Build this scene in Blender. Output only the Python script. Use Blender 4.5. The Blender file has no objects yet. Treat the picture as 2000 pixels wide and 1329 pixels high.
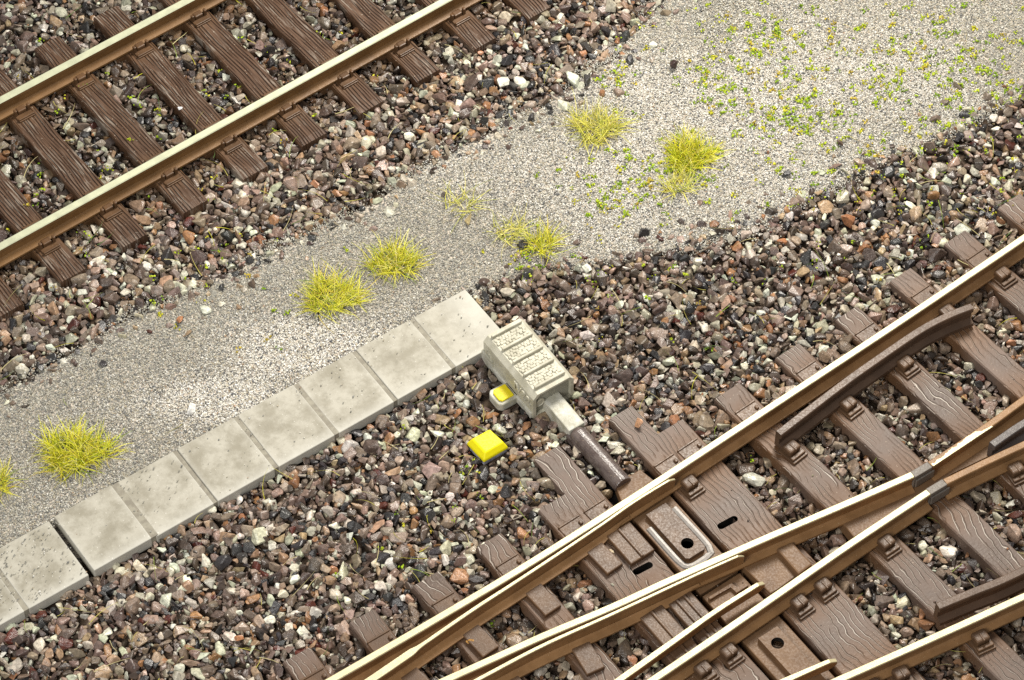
import bpy, bmesh, math, random
import numpy as np
from mathutils import Vector, Matrix
random.seed(7); RNG = np.random.default_rng(7)
S = bpy.context.scene
COL = S.collection
# ------------------------------------------------------------------ camera
# one unit = one metre of the full-size railway the model stands for
PW, PH = 2000.0, 1329.0
F_PX, PITCH, DIST = 6000.0, math.radians(53.0), 27.3
cp, sp = math.cos(PITCH), math.sin(PITCH)
EYE = np.array([0.0, -cp * DIST, sp * DIST])
cam_d = bpy.data.cameras.new('camera'); cam = bpy.data.objects.new('camera', cam_d); COL.objects.link(cam)
cam.location = EYE; cam.rotation_euler = (math.pi / 2 - PITCH, 0, 0)
cam_d.sensor_width = 36.0; cam_d.lens = 36.0 * F_PX / PW
cam_d.clip_start = 0.5; cam_d.clip_end = 300.0
S.camera = cam
# ------------------------------------------------------------------ world, lamps, exposure
wd = bpy.data.worlds.new('World'); S.world = wd; wd.use_nodes = True
bg = wd.node_tree.nodes['Background']
bg.inputs[0].default_value = (0.97, 0.97, 1.0, 1); bg.inputs[1].default_value = 0.30
def area(name, direction, dist, size, power, color):
    l = bpy.data.lights.new(name, 'AREA'); l.shape = 'RECTANGLE'; l.size = size[0]; l.size_y = size[1]
    l.energy = power; l.color = color
    o = bpy.data.objects.new(name, l); COL.objects.link(o)
    d = Vector(direction).normalized(); o.location = d * dist
    o.rotation_euler = d.to_track_quat('Z', 'Y').to_euler()
    return o
area('key_softbox', (0.24, 0.60, 1.0), 16.0, (5.5, 4.5), 4450, (1.0, 0.945, 0.85))
area('fill_softbox', (-0.5, -0.9, 0.9), 20.0, (7.0, 7.0), 2350, (1.0, 0.97, 0.92))
S.view_settings.view_transform = 'Standard'; S.view_settings.look = 'None'
S.view_settings.exposure = 0.0; S.view_settings.gamma = 1.0
try: S.view_settings.use_curve_mapping = False
except Exception: pass
S.render.engine = 'CYCLES'
S.cycles.max_bounces = 6; S.cycles.diffuse_bounces = 3; S.cycles.glossy_bounces = 3
S.cycles.use_denoising = False

# ------------------------------------------------------------------ photo pixel -> place
def P(px, py, z=0.0):
    x, y = px - PW / 2, -(py - PH / 2)
    d = np.array([x, F_PX * cp + y * sp, -F_PX * sp + y * cp])
    t = (z - EYE[2]) / d[2]
    return EYE + t * d
def P2(px, py, z=0.0): return P(px, py, z)[:2]
def to_px(xy, z=0.0):
    xy = np.atleast_2d(xy)
    dx = xy[:, 0] - EYE[0]; dy = xy[:, 1] - EYE[1]; dz = z - EYE[2]
    dep = dy * cp - dz * sp
    return np.stack([PW / 2 + F_PX * dx / dep, PH / 2 - F_PX * (dy * sp + dz * cp) / dep], 1)
def in_poly(pts, poly):
    poly = np.asarray(poly, float); x, y = pts[:, 0], pts[:, 1]; r = np.zeros(len(pts), bool)
    for (x1, y1), (x2, y2) in zip(poly, np.roll(poly, -1, 0)):
        c = (y1 > y) != (y2 > y)
        r ^= c & (x < (x2 - x1) * (y - y1) / (y2 - y1 + 1e-12) + x1)
    return r
def dist_line(pts, line):
    line = np.asarray(line, float); best = np.full(len(pts), 1e9)
    for a, b in zip(line[:-1], line[1:]):
        ab = b - a; t = np.clip(((pts - a) @ ab) / (ab @ ab + 1e-12), 0, 1)
        best = np.minimum(best, np.hypot(*(pts - a - t[:, None] * ab).T))
    return best
def smooth_noise(xy, scale, seed=0):
    r = np.random.default_rng(seed); v = np.zeros(len(xy))
    for k in range(6):
        a = r.uniform(0, 6.283); f = scale * r.uniform(.6, 1.8)
        v += np.sin((xy[:, 0] * math.cos(a) + xy[:, 1] * math.sin(a)) * f + r.uniform(0, 6.283))
    return v / 3.2
def catmull(pts, step=0.06):
    pts = np.asarray(pts, float); out = []
    ext = np.vstack([2 * pts[0] - pts[1], pts, 2 * pts[-1] - pts[-2]])
    for i in range(1, len(ext) - 2):
        p0, p1, p2, p3 = ext[i - 1:i + 3]
        n = max(2, int(np.linalg.norm(p2 - p1) / step))
        for t in np.arange(n) / n:
            out.append(.5 * (2 * p1 + (p2 - p0) * t + (2 * p0 - 5 * p1 + 4 * p2 - p3) * t * t + (3 * p1 - p0 - 3 * p2 + p3) * t ** 3))
    out.append(pts[-1]); return np.array(out)

# ------------------------------------------------------------------ material helpers
class NT:
    def __init__(s, name):
        s.m = bpy.data.materials.new(name); s.m.use_nodes = True; s.t = s.m.node_tree
        s.b = s.t.nodes['Principled BSDF']
    def n(s, typ, ins=None, **kw):
        nd = s.t.nodes.new(typ)
        for k, v in kw.items(): setattr(nd, k, v)
        for k, v in (ins or {}).items(): s.set(nd.inputs[k], v)
        return nd
    def set(s, sock, v):
        if isinstance(v, bpy.types.NodeSocket): s.t.links.new(v, sock)
        elif isinstance(v, bpy.types.Node): s.t.links.new(v.outputs[0], sock)
        else: sock.default_value = v
    def coord(s, out='Object'): return s.n('ShaderNodeTexCoord').outputs[out]
    def mapping(s, vec, scale=(1, 1, 1), loc=(0, 0, 0)): return s.n('ShaderNodeMapping', {'Vector': vec, 'Scale': scale, 'Location': loc}).outputs[0]
    def noise(s, vec, scale, detail=3, rough=.55, dist=0.0): return s.n('ShaderNodeTexNoise', {'Vector': vec, 'Scale': scale, 'Detail': detail, 'Roughness': rough, 'Distortion': dist}).outputs[0]
    def math(s, op, a, b=0.0, clamp=False):
        nd = s.n('ShaderNodeMath', operation=op, use_clamp=clamp); s.set(nd.inputs[0], a); s.set(nd.inputs[1], b); return nd.outputs[0]
    def ramp(s, v, a, b, ca=0.0, cb=1.0):
        nd = s.n('ShaderNodeMapRange', {0: v, 1: a, 2: b, 3: ca, 4: cb}); nd.interpolation_type = 'SMOOTHSTEP'; return nd.outputs[0]
    def mix(s, f, a, b, mode='MIX'):
        nd = s.n('ShaderNodeMix', data_type='RGBA', blend_type=mode)
        s.set(nd.inputs[0], f)
        for sock, v in ((nd.inputs[6], a), (nd.inputs[7], b)):
            s.set(sock, (*v, 1.0) if isinstance(v, tuple) and len(v) == 3 else v)
        return nd.outputs[2]
    def bump(s, h, strength=.5, dist=.02, normal=None):
        nd = s.n('ShaderNodeBump', {'Height': h, 'Strength': strength, 'Distance': dist})
        if normal is not None: s.set(nd.inputs['Normal'], normal)
        return nd.outputs[0]
    def out(s, color=None, rough=None, metal=None, normal=None, spec=None, coat=None):
        for k, v in (('Base Color', color), ('Roughness', rough), ('Metallic', metal), ('Normal', normal), ('Specular IOR Level', spec), ('Coat Weight', coat)):
            if v is not None: s.set(s.b.inputs[k], (*v, 1.0) if isinstance(v, tuple) and len(v) == 3 else v)
        return s.m
def rand_vec(t, vec, amount=37.0):
    r = t.n('ShaderNodeObjectInfo').outputs['Random']
    c = t.n('ShaderNodeCombineXYZ', {0: t.math('MULTIPLY', r, amount), 1: t.math('MULTIPLY', r, amount * .37), 2: 0.0})
    a = t.n('ShaderNodeVectorMath', operation='ADD'); t.set(a.inputs[0], vec); t.set(a.inputs[1], c.outputs[0]); return a.outputs[0]

def m_wood_old():
    t = NT('old_brown_wood_grain'); v = t.coord(); rv = rand_vec(t, v)
    y = t.n('ShaderNodeSeparateXYZ', {0: v}).outputs[1]
    n1 = t.noise(t.mapping(rv, (.8, 2.0, 1.0)), 1.0, 2)
    val = t.math('ADD', t.math('MULTIPLY', y, 34.0), t.math('MULTIPLY', n1, 6.0))
    fr = t.math('FRACT', val)
    groove = t.math('SUBTRACT', 1.0, t.ramp(t.math('ABSOLUTE', t.math('SUBTRACT', fr, .5)), .0, .24), clamp=True)
    brk = t.ramp(t.noise(t.mapping(rv, (1.6, 14, 1)), 1.0, 2), .36, .52)
    upf = t.ramp(t.n('ShaderNodeSeparateXYZ', {0: t.n('ShaderNodeNewGeometry').outputs['Normal']}).outputs[2], .5, .9)
    groove = t.math('MULTIPLY', t.math('MULTIPLY', groove, brk), upf)
    fine = t.noise(t.mapping(rv, (3.0, 70, 8)), 1.0, 3)
    base = t.mix(t.ramp(fine, .3, .7), (.052, .027, .015), (.110, .060, .034))
    rust = t.n('ShaderNodeAttribute', attribute_name='rust').outputs['Fac']
    base = t.mix(t.math('MULTIPLY', rust, .75), base, (.120, .063, .028))
    dry = t.math('MULTIPLY', t.ramp(t.noise(t.mapping(rv, (1.1, 3, 1)), 1.3, 3), .40, .62), t.ramp(t.noise(t.mapping(rv, (4, 60, 4)), 1.0, 3), .50, .62))
    dry = t.math('MULTIPLY', dry, t.math('SUBTRACT', 1.0, rust))
    base = t.mix(t.math('MULTIPLY', dry, .5), base, (.42, .38, .32))
    base = t.mix(t.math('MULTIPLY', groove, .8), base, (.020, .012, .008))
    sp_ = t.ramp(t.noise(rv, 55, 1), .70, .76)
    base = t.mix(t.math('MULTIPLY', sp_, .6), base, (.5, .45, .36))
    h = t.math('ADD', t.math('MULTIPLY', groove, -1.0), t.math('MULTIPLY', fine, .35))
    return t.out(base, t.ramp(fine, .3, .7, .40, .60), normal=t.bump(h, .9, .018), spec=.32)
def m_wood_new():
    t = NT('moulded_grey_brown_wood_grain'); v = t.coord(); rv = rand_vec(t, v)
    y = t.n('ShaderNodeSeparateXYZ', {0: v}).outputs[1]
    n1 = t.noise(t.mapping(rv, (1.3, 1.8, 1.0)), 1.0, 1.5, .4)
    n2 = t.noise(t.mapping(rv, (8, 8, 1)), 1.0, 1)
    val = t.math('ADD', t.math('ADD', t.math('MULTIPLY', y, 19.0), t.math('MULTIPLY', n1, 7.0)), t.math('MULTIPLY', n2, 1.1))
    fr = t.math('FRACT', val)
    d = t.math('ABSOLUTE', t.math('SUBTRACT', fr, .5))
    line = t.math('SUBTRACT', 1.0, t.ramp(d, .02, .115), clamp=True)
    shade = t.math('SUBTRACT', 1.0, t.ramp(t.math('ABSOLUTE', t.math('SUBTRACT', fr, .64)), .02, .09), clamp=True)
    brk = t.ramp(t.noise(t.mapping(rv, (2.2, 6, 1)), 1.0, 2), .38, .54)
    upf = t.ramp(t.n('ShaderNodeSeparateXYZ', {0: t.n('ShaderNodeNewGeometry').outputs['Normal']}).outputs[2], .5, .9)
    brk = t.math('MULTIPLY', brk, upf)
    line = t.math('MULTIPLY', line, brk); shade = t.math('MULTIPLY', shade, brk)
    rust = t.n('ShaderNodeAttribute', attribute_name='rust').outputs['Fac']
    blot = t.noise(rv, 3.2, 4)
    base = t.mix(t.ramp(blot, .35, .65), (.090, .060, .044), (.150, .108, .086))
    base = t.mix(t.math('MULTIPLY', rust, .9), base, (.135, .068, .030))
    lo = t.math('SUBTRACT', 1.0, t.math('MULTIPLY', rust, .8))
    base = t.mix(t.math('MULTIPLY', shade, .45), base, (.050, .033, .024))
    base = t.n('ShaderNodeHueSaturation', {'Color': base, 'Value': t.math('ADD', t.math('MULTIPLY', t.n('ShaderNodeObjectInfo').outputs['Random'], .34), .83)}).outputs[0]
    wear = t.ramp(t.noise(t.mapping(rv, (1.1, 1.6, 1)), 1.0, 2), .36, .60, .35, 1.0)
    base = t.mix(t.math('MULTIPLY', t.math('MULTIPLY', t.math('MULTIPLY', line, lo), wear), .95), base, (.60, .54, .47))
    spk = t.ramp(t.noise(rv, 70, 1), .70, .75)
    base = t.mix(t.math('MULTIPLY', spk, .5), base, (.6, .5, .38))
    h = t.math('ADD', t.math('SUBTRACT', line, shade), t.math('MULTIPLY', t.noise(rv, 40, 2), .25))
    return t.out(base, t.ramp(blot, .3, .7, .46, .62), normal=t.bump(h, .7, .014), spec=.36)
def m_paint(name, a, b, rough=.42, speck=.5, scale=5.0, bump=.15, spec=.28):
    t = NT(name); v = rand_vec(t, t.coord()); n = t.noise(v, scale, 5); n2 = t.noise(v, 60, 3)
    base = t.mix(t.ramp(n, .35, .65), a, b)
    base = t.mix(t.math('MULTIPLY', t.ramp(n2, .3, .7), .2), base, tuple(c * .7 for c in a))
    base = t.mix(t.math('MULTIPLY', t.ramp(t.noise(v, 85, 1), .70, .75), speck), base, (.62, .48, .30))
    return t.out(base, t.ramp(n2, .3, .7, rough - .07, rough + .1), normal=t.bump(t.noise(v, 90, 2), bump, .006), spec=spec)
def m_metal_top(name, col, rough, dirt):
    t = NT(name); v = t.coord(); n = t.noise(v, 9, 4); f = t.noise(v, 120, 2)
    base = t.mix(t.ramp(n, .3, .7), col, tuple(c * .82 for c in col))
    dm = t.math('MULTIPLY', t.ramp(f, .62, .74), dirt)
    base = t.mix(dm, base, (.20, .13, .06))
    return t.out(base, t.ramp(f, .3, .7, rough - .06, rough + .1), metal=t.math('SUBTRACT', .45, dm, clamp=True), normal=t.bump(f, .08, .004))
def m_concrete():
    t = NT('weathered_pale_concrete'); v = rand_vec(t, t.coord())
    a = t.noise(v, 3.6, 8, .68); b = t.noise(v, 16, 6, .7); s1 = t.noise(v, 75, 1)
    base = t.mix(t.ramp(a, .36, .66), (.42, .40, .335), (.265, .245, .19))
    base = t.mix(t.math('MULTIPLY', t.ramp(b, .52, .72), .5), base, (.20, .185, .145))
    edge = t.n('ShaderNodeAttribute', attribute_name='edge').outputs['Fac']
    base = t.mix(t.math('MULTIPLY', edge, .6), base, (.54, .53, .475))
    base = t.mix(t.math('MULTIPLY', t.ramp(s1, .74, .78), .8), base, (.88, .87, .82))
    vo = t.n('ShaderNodeTexVoronoi', {'Vector': v, 'Scale': 9.0})
    sel = t.math('GREATER_THAN', t.n('ShaderNodeSeparateColor', {0: vo.outputs['Color']}).outputs[0], .72)
    sz = t.math('MULTIPLY', t.n('ShaderNodeSeparateColor', {0: vo.outputs['Color']}).outputs[1], .09)
    dot = t.math('MULTIPLY', t.math('LESS_THAN', vo.outputs['Distance'], sz), sel)
    dot = t.math('MULTIPLY', dot, t.ramp(t.noise(v, 60, 2), .40, .5))
    vo2 = t.n('ShaderNodeTexVoronoi', {'Vector': v, 'Scale': 21.0}); c2 = t.n('ShaderNodeSeparateColor', {0: vo2.outputs['Color']})
    d2 = t.math('MULTIPLY', t.math('LESS_THAN', vo2.outputs['Distance'], t.math('MULTIPLY', c2.outputs[1], .10)), t.math('GREATER_THAN', c2.outputs[0], .78))
    d3 = t.math('MULTIPLY', t.math('LESS_THAN', vo2.outputs['Distance'], t.math('MULTIPLY', c2.outputs[2], .10)), t.math('LESS_THAN', c2.outputs[0], .07))
    base = t.mix(t.math('MULTIPLY', d2, .7), base, (.74, .73, .68)); base = t.mix(t.math('MULTIPLY', d3, .7), base, (.13, .12, .10))
    base = t.mix(t.math('MULTIPLY', dot, .85), base, (.06, .055, .05))
    return t.out(base, .62, normal=t.bump(t.math('ADD', b, t.math('MULTIPLY', s1, .4)), .25, .012), spec=.35)
def m_attr(name, rough=.5, mott=0.5, scale=40, bump=.4, spec=.5, bdist=.01):
    t = NT(name); v = t.coord(); c = t.n('ShaderNodeAttribute', attribute_name='col').outputs['Color']
    n = t.noise(v, scale, 4, .65); n2 = t.noise(v, scale * 3.3, 2)
    hs = t.n('ShaderNodeHueSaturation', {'Color': c, 'Value': t.ramp(n, .3, .7, 1 - mott, 1 + mott * .7)}).outputs[0]
    hs = t.mix(t.math('MULTIPLY', t.ramp(n2, .66, .76), mott * .6), hs, (.55, .52, .47))
    return t.out(hs, t.ramp(n2, .3, .7, rough - .12, rough + .15), normal=t.bump(t.math('ADD', n, t.math('MULTIPLY', n2, .6)), bump, bdist), spec=spec)
def m_blade():
    t = NT('static_grass_fibre'); c = t.n('ShaderNodeAttribute', attribute_name='col').outputs['Color']
    t.b.inputs['Subsurface Weight'].default_value = 0.0
    return t.out(c, .5, spec=.25)
def m_ground():
    t = NT('sand_and_earth'); v = t.coord()
    k = t.n('ShaderNodeAttribute', attribute_name='sandy').outputs['Fac']
    vo = t.n('ShaderNodeTexVoronoi', {'Vector': v, 'Scale': 62.0})
    rnd = t.n('ShaderNodeSeparateColor', {0: vo.outputs['Color']}).outputs[0]
    sand = t.mix(t.ramp(rnd, .1, .9), (.16, .15, .14), (.52, .46, .38))
    earth = t.mix(t.ramp(t.noise(v, 9, 4), .35, .65), (.030, .020, .014), (.09, .062, .04))
    return t.out(t.mix(k, earth, sand), .8, normal=t.bump(vo.outputs['Distance'], .6, .012), spec=.25)
M = dict(
    old=m_wood_old(), new=m_wood_new(),
    rail_old=m_paint('rusty_brown_rail_paint', (.150, .078, .028), (.205, .110, .042), .42, .2),
    chair_old=m_paint('dark_brown_chair_plastic', (.085, .046, .022), (.120, .064, .030), .40, .15),
    rail_new=m_paint('light_brown_rail_paint', (.300, .165, .070), (.225, .120, .048), .42, .3),
    plastic=m_paint('brown_plastic', (.125, .070, .036), (.090, .052, .030), .40, .12, bump=.15),
    tan=m_paint('tan_brown_painted_plate', (.180, .102, .050), (.140, .078, .039), .48, .1),
    check=m_paint('dark_brown_check_rail', (.115, .070, .044), (.085, .052, .033), .40, .1),
    grey=m_paint('grey_plastic_insulator', (.17, .148, .125), (.13, .112, .095), .45, .2),
    darkgrey=m_paint('dark_graphite_plastic', (.075, .062, .058), (.105, .088, .08), .33, .3),
    tube=m_paint('glossy_dark_rod_cover', (.085, .062, .055), (.15, .12, .108), .27, .35, scale=14, bump=.5, spec=.6),
    top_old=m_metal_top('polished_nickel_rail_head', (.58, .60, .42), .48, .3),
    top_new=m_metal_top('polished_brass_rail_head', (.64, .57, .35), .50, .8),
    silver=m_metal_top('worn_silver_bead', (.30, .28, .26), .36, .8),
    concrete=m_concrete(),
    housing=m_paint('pale_cream_grey_metal', (.56, .54, .44), (.40, .38, .29), .5, .0, scale=7, bump=.3),
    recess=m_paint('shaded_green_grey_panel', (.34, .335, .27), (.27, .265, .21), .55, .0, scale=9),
    mortar=m_paint('grey_joint_filler', (.31, .29, .23), (.22, .20, .16), .7, .15, scale=14, bump=.4),
    arm=m_paint('white_weathered_metal', (.58, .57, .50), (.36, .35, .27), .45, .0, scale=9, bump=.4),
    yellow=m_paint('bright_yellow_paint', (.86, .78, .008), (.84, .74, .006), .45, .0, bump=.02),
    yellow2=m_paint('deep_yellow_paint', (.82, .66, .01), (.80, .70, .02), .45, .0, bump=.1),
    rim=m_paint('bluish_white_metal_rim', (.42, .43, .50), (.16, .16, .20), .35, .2, scale=22),
    black=m_paint('black_void', (.008, .007, .006), (.012, .01, .008), .7, .0),
    stone=m_attr('ballast_stone', .32, .36, 30, .6, .6, .008),
    grain=m_attr('sand_grain', .55, .15, 50, .1, .4),
    moss=m_attr('moss_crumb', .7, .2, 60, .2, .2),
    blade=m_blade(), ground=m_ground(),
)
# ------------------------------------------------------------------ object helpers
WM = {}
def obj(name, me, mats=None, parent=None, loc=(0, 0, 0), rotz=0.0, rot=None):
    if isinstance(me, bmesh.types.BMesh):
        bm = me; bmesh.ops.recalc_face_normals(bm, faces=bm.faces)
        me = bpy.data.meshes.new(name); bm.to_mesh(me); bm.free()
    o = bpy.data.objects.new(name, me); COL.objects.link(o)
    for m in (mats if isinstance(mats, (list, tuple)) else [mats] if mats else []):
        me.materials.append(m)
    w = Matrix.Translation(Vector(loc)) @ (rot.to_4x4() if rot is not None else Matrix.Rotation(rotz, 4, 'Z'))
    WM[o.name] = w
    if parent is not None:
        o.parent = parent; o.matrix_local = WM[parent.name].inverted() @ w
    else: o.matrix_local = w
    return o
def tag(o, label=None, cat=None, group=None, kind=None):
    for k, v in (('label', label), ('category', cat), ('group', group), ('kind', kind)):
        if v: o[k] = v
    return o
def empty(name, loc, label, cat, group=None, rotz=0.0):
    o = bpy.data.objects.new(name, None); COL.objects.link(o); o.empty_display_size = .1
    w = Matrix.Translation(Vector(loc)) @ Matrix.Rotation(rotz, 4, 'Z'); WM[o.name] = w; o.matrix_local = w
    return tag(o, label, cat, group)
def bev(bm, edges, w, seg=2):
    if w > 0: bmesh.ops.bevel(bm, geom=edges, offset=w, segments=seg, affect='EDGES', profile=.6, clamp_overlap=True)
def box(bm, x0, x1, y0, y1, z0, z1, w=0.008, seg=2, mi=0):
    t = bmesh.new()
    m = Matrix.Translation(((x0 + x1) / 2, (y0 + y1) / 2, (z0 + z1) / 2)) @ Matrix.Diagonal((x1 - x0, y1 - y0, z1 - z0, 1))
    bmesh.ops.create_cube(t, size=1.0, matrix=m); bev(t, t.edges[:], w, seg)
    for f in t.faces: f.material_index = mi
    merge(bm, t)
def merge(bm, t):
    me = bpy.data.meshes.new('tmp'); t.to_mesh(me); t.free(); bm.from_mesh(me); bpy.data.meshes.remove(me)
def ccw(p):
    p = [tuple(map(float, q[:2])) for q in p]
    a = sum(x1 * y2 - x2 * y1 for (x1, y1), (x2, y2) in zip(p, p[1:] + p[:1]))
    return p if a > 0 else p[::-1]
def prism(bm, pts, z0, z1, w=.008, seg=2, mi=0, taper=0.0, hole=None):
    pts = ccw(pts); t = bmesh.new()
    c = np.mean(pts, 0)
    lo = [t.verts.new((x, y, z0)) for x, y in pts]
    hi = [t.verts.new((x + (c[0] - x) * taper, y + (c[1] - y) * taper, z1)) for x, y in pts]
    n = len(pts); t.faces.new(lo[::-1])
    for i in range(n): t.faces.new((lo[i], lo[(i + 1) % n], hi[(i + 1) % n], hi[i]))
    if hole is None:
        t.faces.new(hi); bev(t, t.edges[:], w, seg)
    else:
        top = [t.edges.get((hi[i], hi[(i + 1) % n])) for i in range(n)]
        es = list(top)
        for h in (hole if isinstance(hole[0], list) else [hole]):
            h = ccw(h); hh = [t.verts.new((x, y, z1)) for x, y in h]; m = len(hh)
            he = [t.edges.new((hh[i], hh[(i + 1) % m])) for i in range(m)]; es += he
            hl = [t.verts.new((x, y, z1 - .14)) for x, y in h]
            for i in range(m):
                f = t.faces.new((hh[(i + 1) % m], hh[i], hl[i], hl[(i + 1) % m])); f.material_index = 1
            t.faces.new(hl).material_index = 1
        bmesh.ops.triangle_fill(t, use_beauty=True, use_dissolve=False, edges=es)
    if mi:
        for f in t.faces: f.material_index = mi
    merge(bm, t)
def loft(bm, rings, close=True, caps=True, mi=None):
    vs = [[bm.verts.new(p) for p in r] for r in rings]; n = len(rings[0])
    for a, b in zip(vs[:-1], vs[1:]):
        for i in range(n if close else n - 1):
            f = bm.faces.new((a[i], a[(i + 1) % n], b[(i + 1) % n], b[i]))
            if mi is not None: f.material_index = mi[i]
    if caps: bm.faces.new(vs[0][::-1]); bm.faces.new(vs[-1])
RAIL = [(-.031, .200), (.031, .200), (.039, .193), (.039, .163), (.016, .147), (.014, .062), (.032, .048), (.082, .038), (.082, .018),
        (-.082, .018), (-.082, .038), (-.032, .048), (-.014, .062), (-.016, .147), (-.039, .163), (-.039, .193)]
RAIL_SLIM = [(o * (.82 if z > .1 else 1.0), z) for o, z in RAIL]
RAIL_MI = [1, 1, 0, 0, 0, 0, 0, 0, 0, 0, 0, 0, 0, 0, 0, 1]
def normals2(line):
    d = np.gradient(line, axis=0); d /= np.linalg.norm(d, axis=1)[:, None] + 1e-12
    return d, np.stack([d[:, 1], -d[:, 0]], 1)
def sweep(bm, line, prof, mi, origin):
    d, n = normals2(line); rings = []
    for k, (p, nn) in enumerate(zip(line, n)):
        pr = prof(k / (len(line) - 1)) if callable(prof) else prof
        rings.append([(p[0] + nn[0] * o - origin[0], p[1] + nn[1] * o - origin[1], z) for o, z in pr])
    loft(bm, rings, mi=mi)
def rail_part(name, pxs, parent, mats, prof=RAIL_SLIM, mi=RAIL_MI, z=.2, step=.08):
    line = catmull([P2(x, y, z) for x, y in pxs], step); o0 = line[len(line) // 2]
    bm = bmesh.new(); sweep(bm, line, prof, mi, o0)
    o = obj(name, bm, mats, parent, (o0[0], o0[1], 0)); return o, line
def hit(line, p, d):
    """where a ray p + t d crosses a polyline: t, direction of the line there"""
    n = np.array([-d[1], d[0]]); s = (line - p) @ n
    for i in np.where(s[:-1] * s[1:] <= 0)[0]:
        u = s[i] / (s[i] - s[i + 1]); q = line[i] + u * (line[i + 1] - line[i]); e = line[i + 1] - line[i]
        return float((q - p) @ d), q, e / np.linalg.norm(e)
    return None
RAIL_LINES = []      # every rail, for the brown paint drifted on to the timber beside it
def sleeper_mesh(x0, x1, w, zt, zb, name, wob=.004, hole=None, nseg=48):
    """timber with its long axis on X and its top at zt"""
    bm = bmesh.new()
    if hole:
        prism(bm, [(x0, -w / 2), (x1, -w / 2), (x1, w / 2), (x0, w / 2)], zb, zt, 0, hole=hole)
    else:
        nseg = max(6, int((x1 - x0) / .07)); xs = np.linspace(x0, x1, nseg + 1); e = .012; rings = []
        ph = random.uniform(0, 6)
        for i, x in enumerate(xs):
            a = wob * math.sin(x * 5 + ph) + wob * random.uniform(-.6, .6); b = wob * math.sin(x * 4 + ph * 2) + wob * random.uniform(-.6, .6)
            h = w / 2; dz = (-e * .6 if i in (0, nseg) else 0)
            rings.append([(x, -h + a, zb), (x, -h + a, zt - e + dz), (x, -h + e + a, zt + dz), (x, -h * .4, zt + dz), (x, h * .4, zt + dz), (x, h - e + b, zt + dz), (x, h + b, zt - e + dz), (x, h + b, zb)])
        loft(bm, rings)
    bmesh.ops.recalc_face_normals(bm, faces=bm.faces)
    me = bpy.data.meshes.new(name); bm.to_mesh(me); bm.free(); return me
def set_rust(me, w, reach=.30, amount=1.0):
    co = np.empty(len(me.vertices) * 3, 'f'); me.vertices.foreach_get('co', co); co = co.reshape(-1, 3)
    wm = np.array(w); xy = (np.c_[co, np.ones(len(co))] @ wm.T)[:, :2]
    d = np.full(len(xy), 9.0)
    for l in RAIL_LINES: d = np.minimum(d, dist_line(xy, l))
    r = np.clip(1 - (d - .10) / reach, 0, 1) * amount
    a = me.attributes.new('rust', 'FLOAT', 'POINT'); a.data.foreach_set('value', r.astype('f'))

# ------------------------------------------------------------------ outlines of the ground (photo pixels)
UB = [(-420, 985), (-150, 860), (0, 768), (130, 695), (215, 640), (330, 588), (450, 530), (560, 480), (640, 440), (720, 402), (800, 340), (900, 290),
      (990, 245), (1070, 205), (1140, 150), (1200, 118), (1228, 75), (1285, 15), (1330, -60), (1480, -330)]
LB = [(2500, -40), (2150, 100), (2000, 190), (1930, 218), (1850, 262), (1760, 298), (1700, 330), (1620, 368), (1560, 405), (1490, 440), (1400, 462), (1290, 492),
      (1190, 512), (1060, 522), (960, 548), (930, 590)]
SAND = UB + [(2500, -330)] + LB + [(870, 680), (620, 820), (180, 1070), (-420, 1400)]
def sand_mask(px, jitter=None): return in_poly(px if jitter is None else px + jitter, SAND)

# ------------------------------------------------------------------ railway track, upper left
A_PX = [(-420, 418), (-120, 259), (0, 195), (367, 0), (760, -209), (960, -315)]
B_PX = [(-420, 713), (-120, 547), (0, 481), (435, 240), (870, 0), (1180, -171), (1400, -292)]
la = [P2(0, 195, .2), P2(367, 0, .2)]; lb = [P2(0, 481, .2), P2(870, 0, .2)]
def straight(a, b, e0, e1):
    d = (b - a) / np.linalg.norm(b - a); return np.array([a - d * e0, b + d * e1]), d
LBw, dB = straight(lb[0], lb[1], 3.0, 4.0)
nB = np.array([-dB[1], dB[0]])           # towards the far rail
gauge = abs((la[0] - lb[0]) @ nB + (la[1] - lb[0]) @ nB) / 2
org = (LBw[0] + LBw[1]) / 2 + nB * gauge / 2
track = empty('railway_track', (org[0], org[1], 0), 'straight weathered brown railway track with nickel topped rails in the upper left', 'railway track')
for k in (0, 1):
    a, b = LBw[0] + nB * gauge * k, LBw[1] + nB * gauge * k
    ln = np.linspace(a, b, 60); RAIL_LINES.append(ln); o0 = ln[30]
    bm = bmesh.new(); sweep(bm, ln, RAIL, RAIL_MI, o0); obj('rail', bm, [M['rail_old'], M['top_old']], track, (o0[0], o0[1], 0))
e0, e6 = P2(117, 552), P2(815, 160)      # near corner of two timber ends, six timbers apart
pitch_v = ((e6 - e0) @ dB) / 6 * dB
far_end = P2(46, 108); slen = ((far_end - P2(361, 417)) @ nB)
off_end = (e0 - LBw[0]) @ nB
sw_old = abs((P2(162.5, 517) - P2(117, 552)) @ dB)
print('gauge', gauge, 'sleeper length', slen, 'width', sw_old, 'pitch', np.linalg.norm(pitch_v))
rz = math.atan2(-nB[1], -nB[0])          # sleeper X axis points from far end to near end
def old_chair(bm, sgn):
    """plate, two upright clip pins and a bar, on one side of a rail; local x across the rail"""
    s = sgn
    X = lambda a, b: (min(s * a, s * b), max(s * a, s * b))
    x0, x1 = X(.06, .20); box(bm, x0, x1, -.085, .085, -.002, .016, .006)
    x0, x1 = X(.055, .12); box(bm, x0, x1, -.045, .045, .010, .058, .012)
    for y in (-.070, .070):
        x0, x1 = X(.085, .125); box(bm, x0, x1, y - .014, y + .014, .0, .085, .010)
    x0, x1 = X(.165, .19); box(bm, x0, x1, -.085, .085, .010, .032, .006)
OLD_SLEEPERS = []
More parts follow.
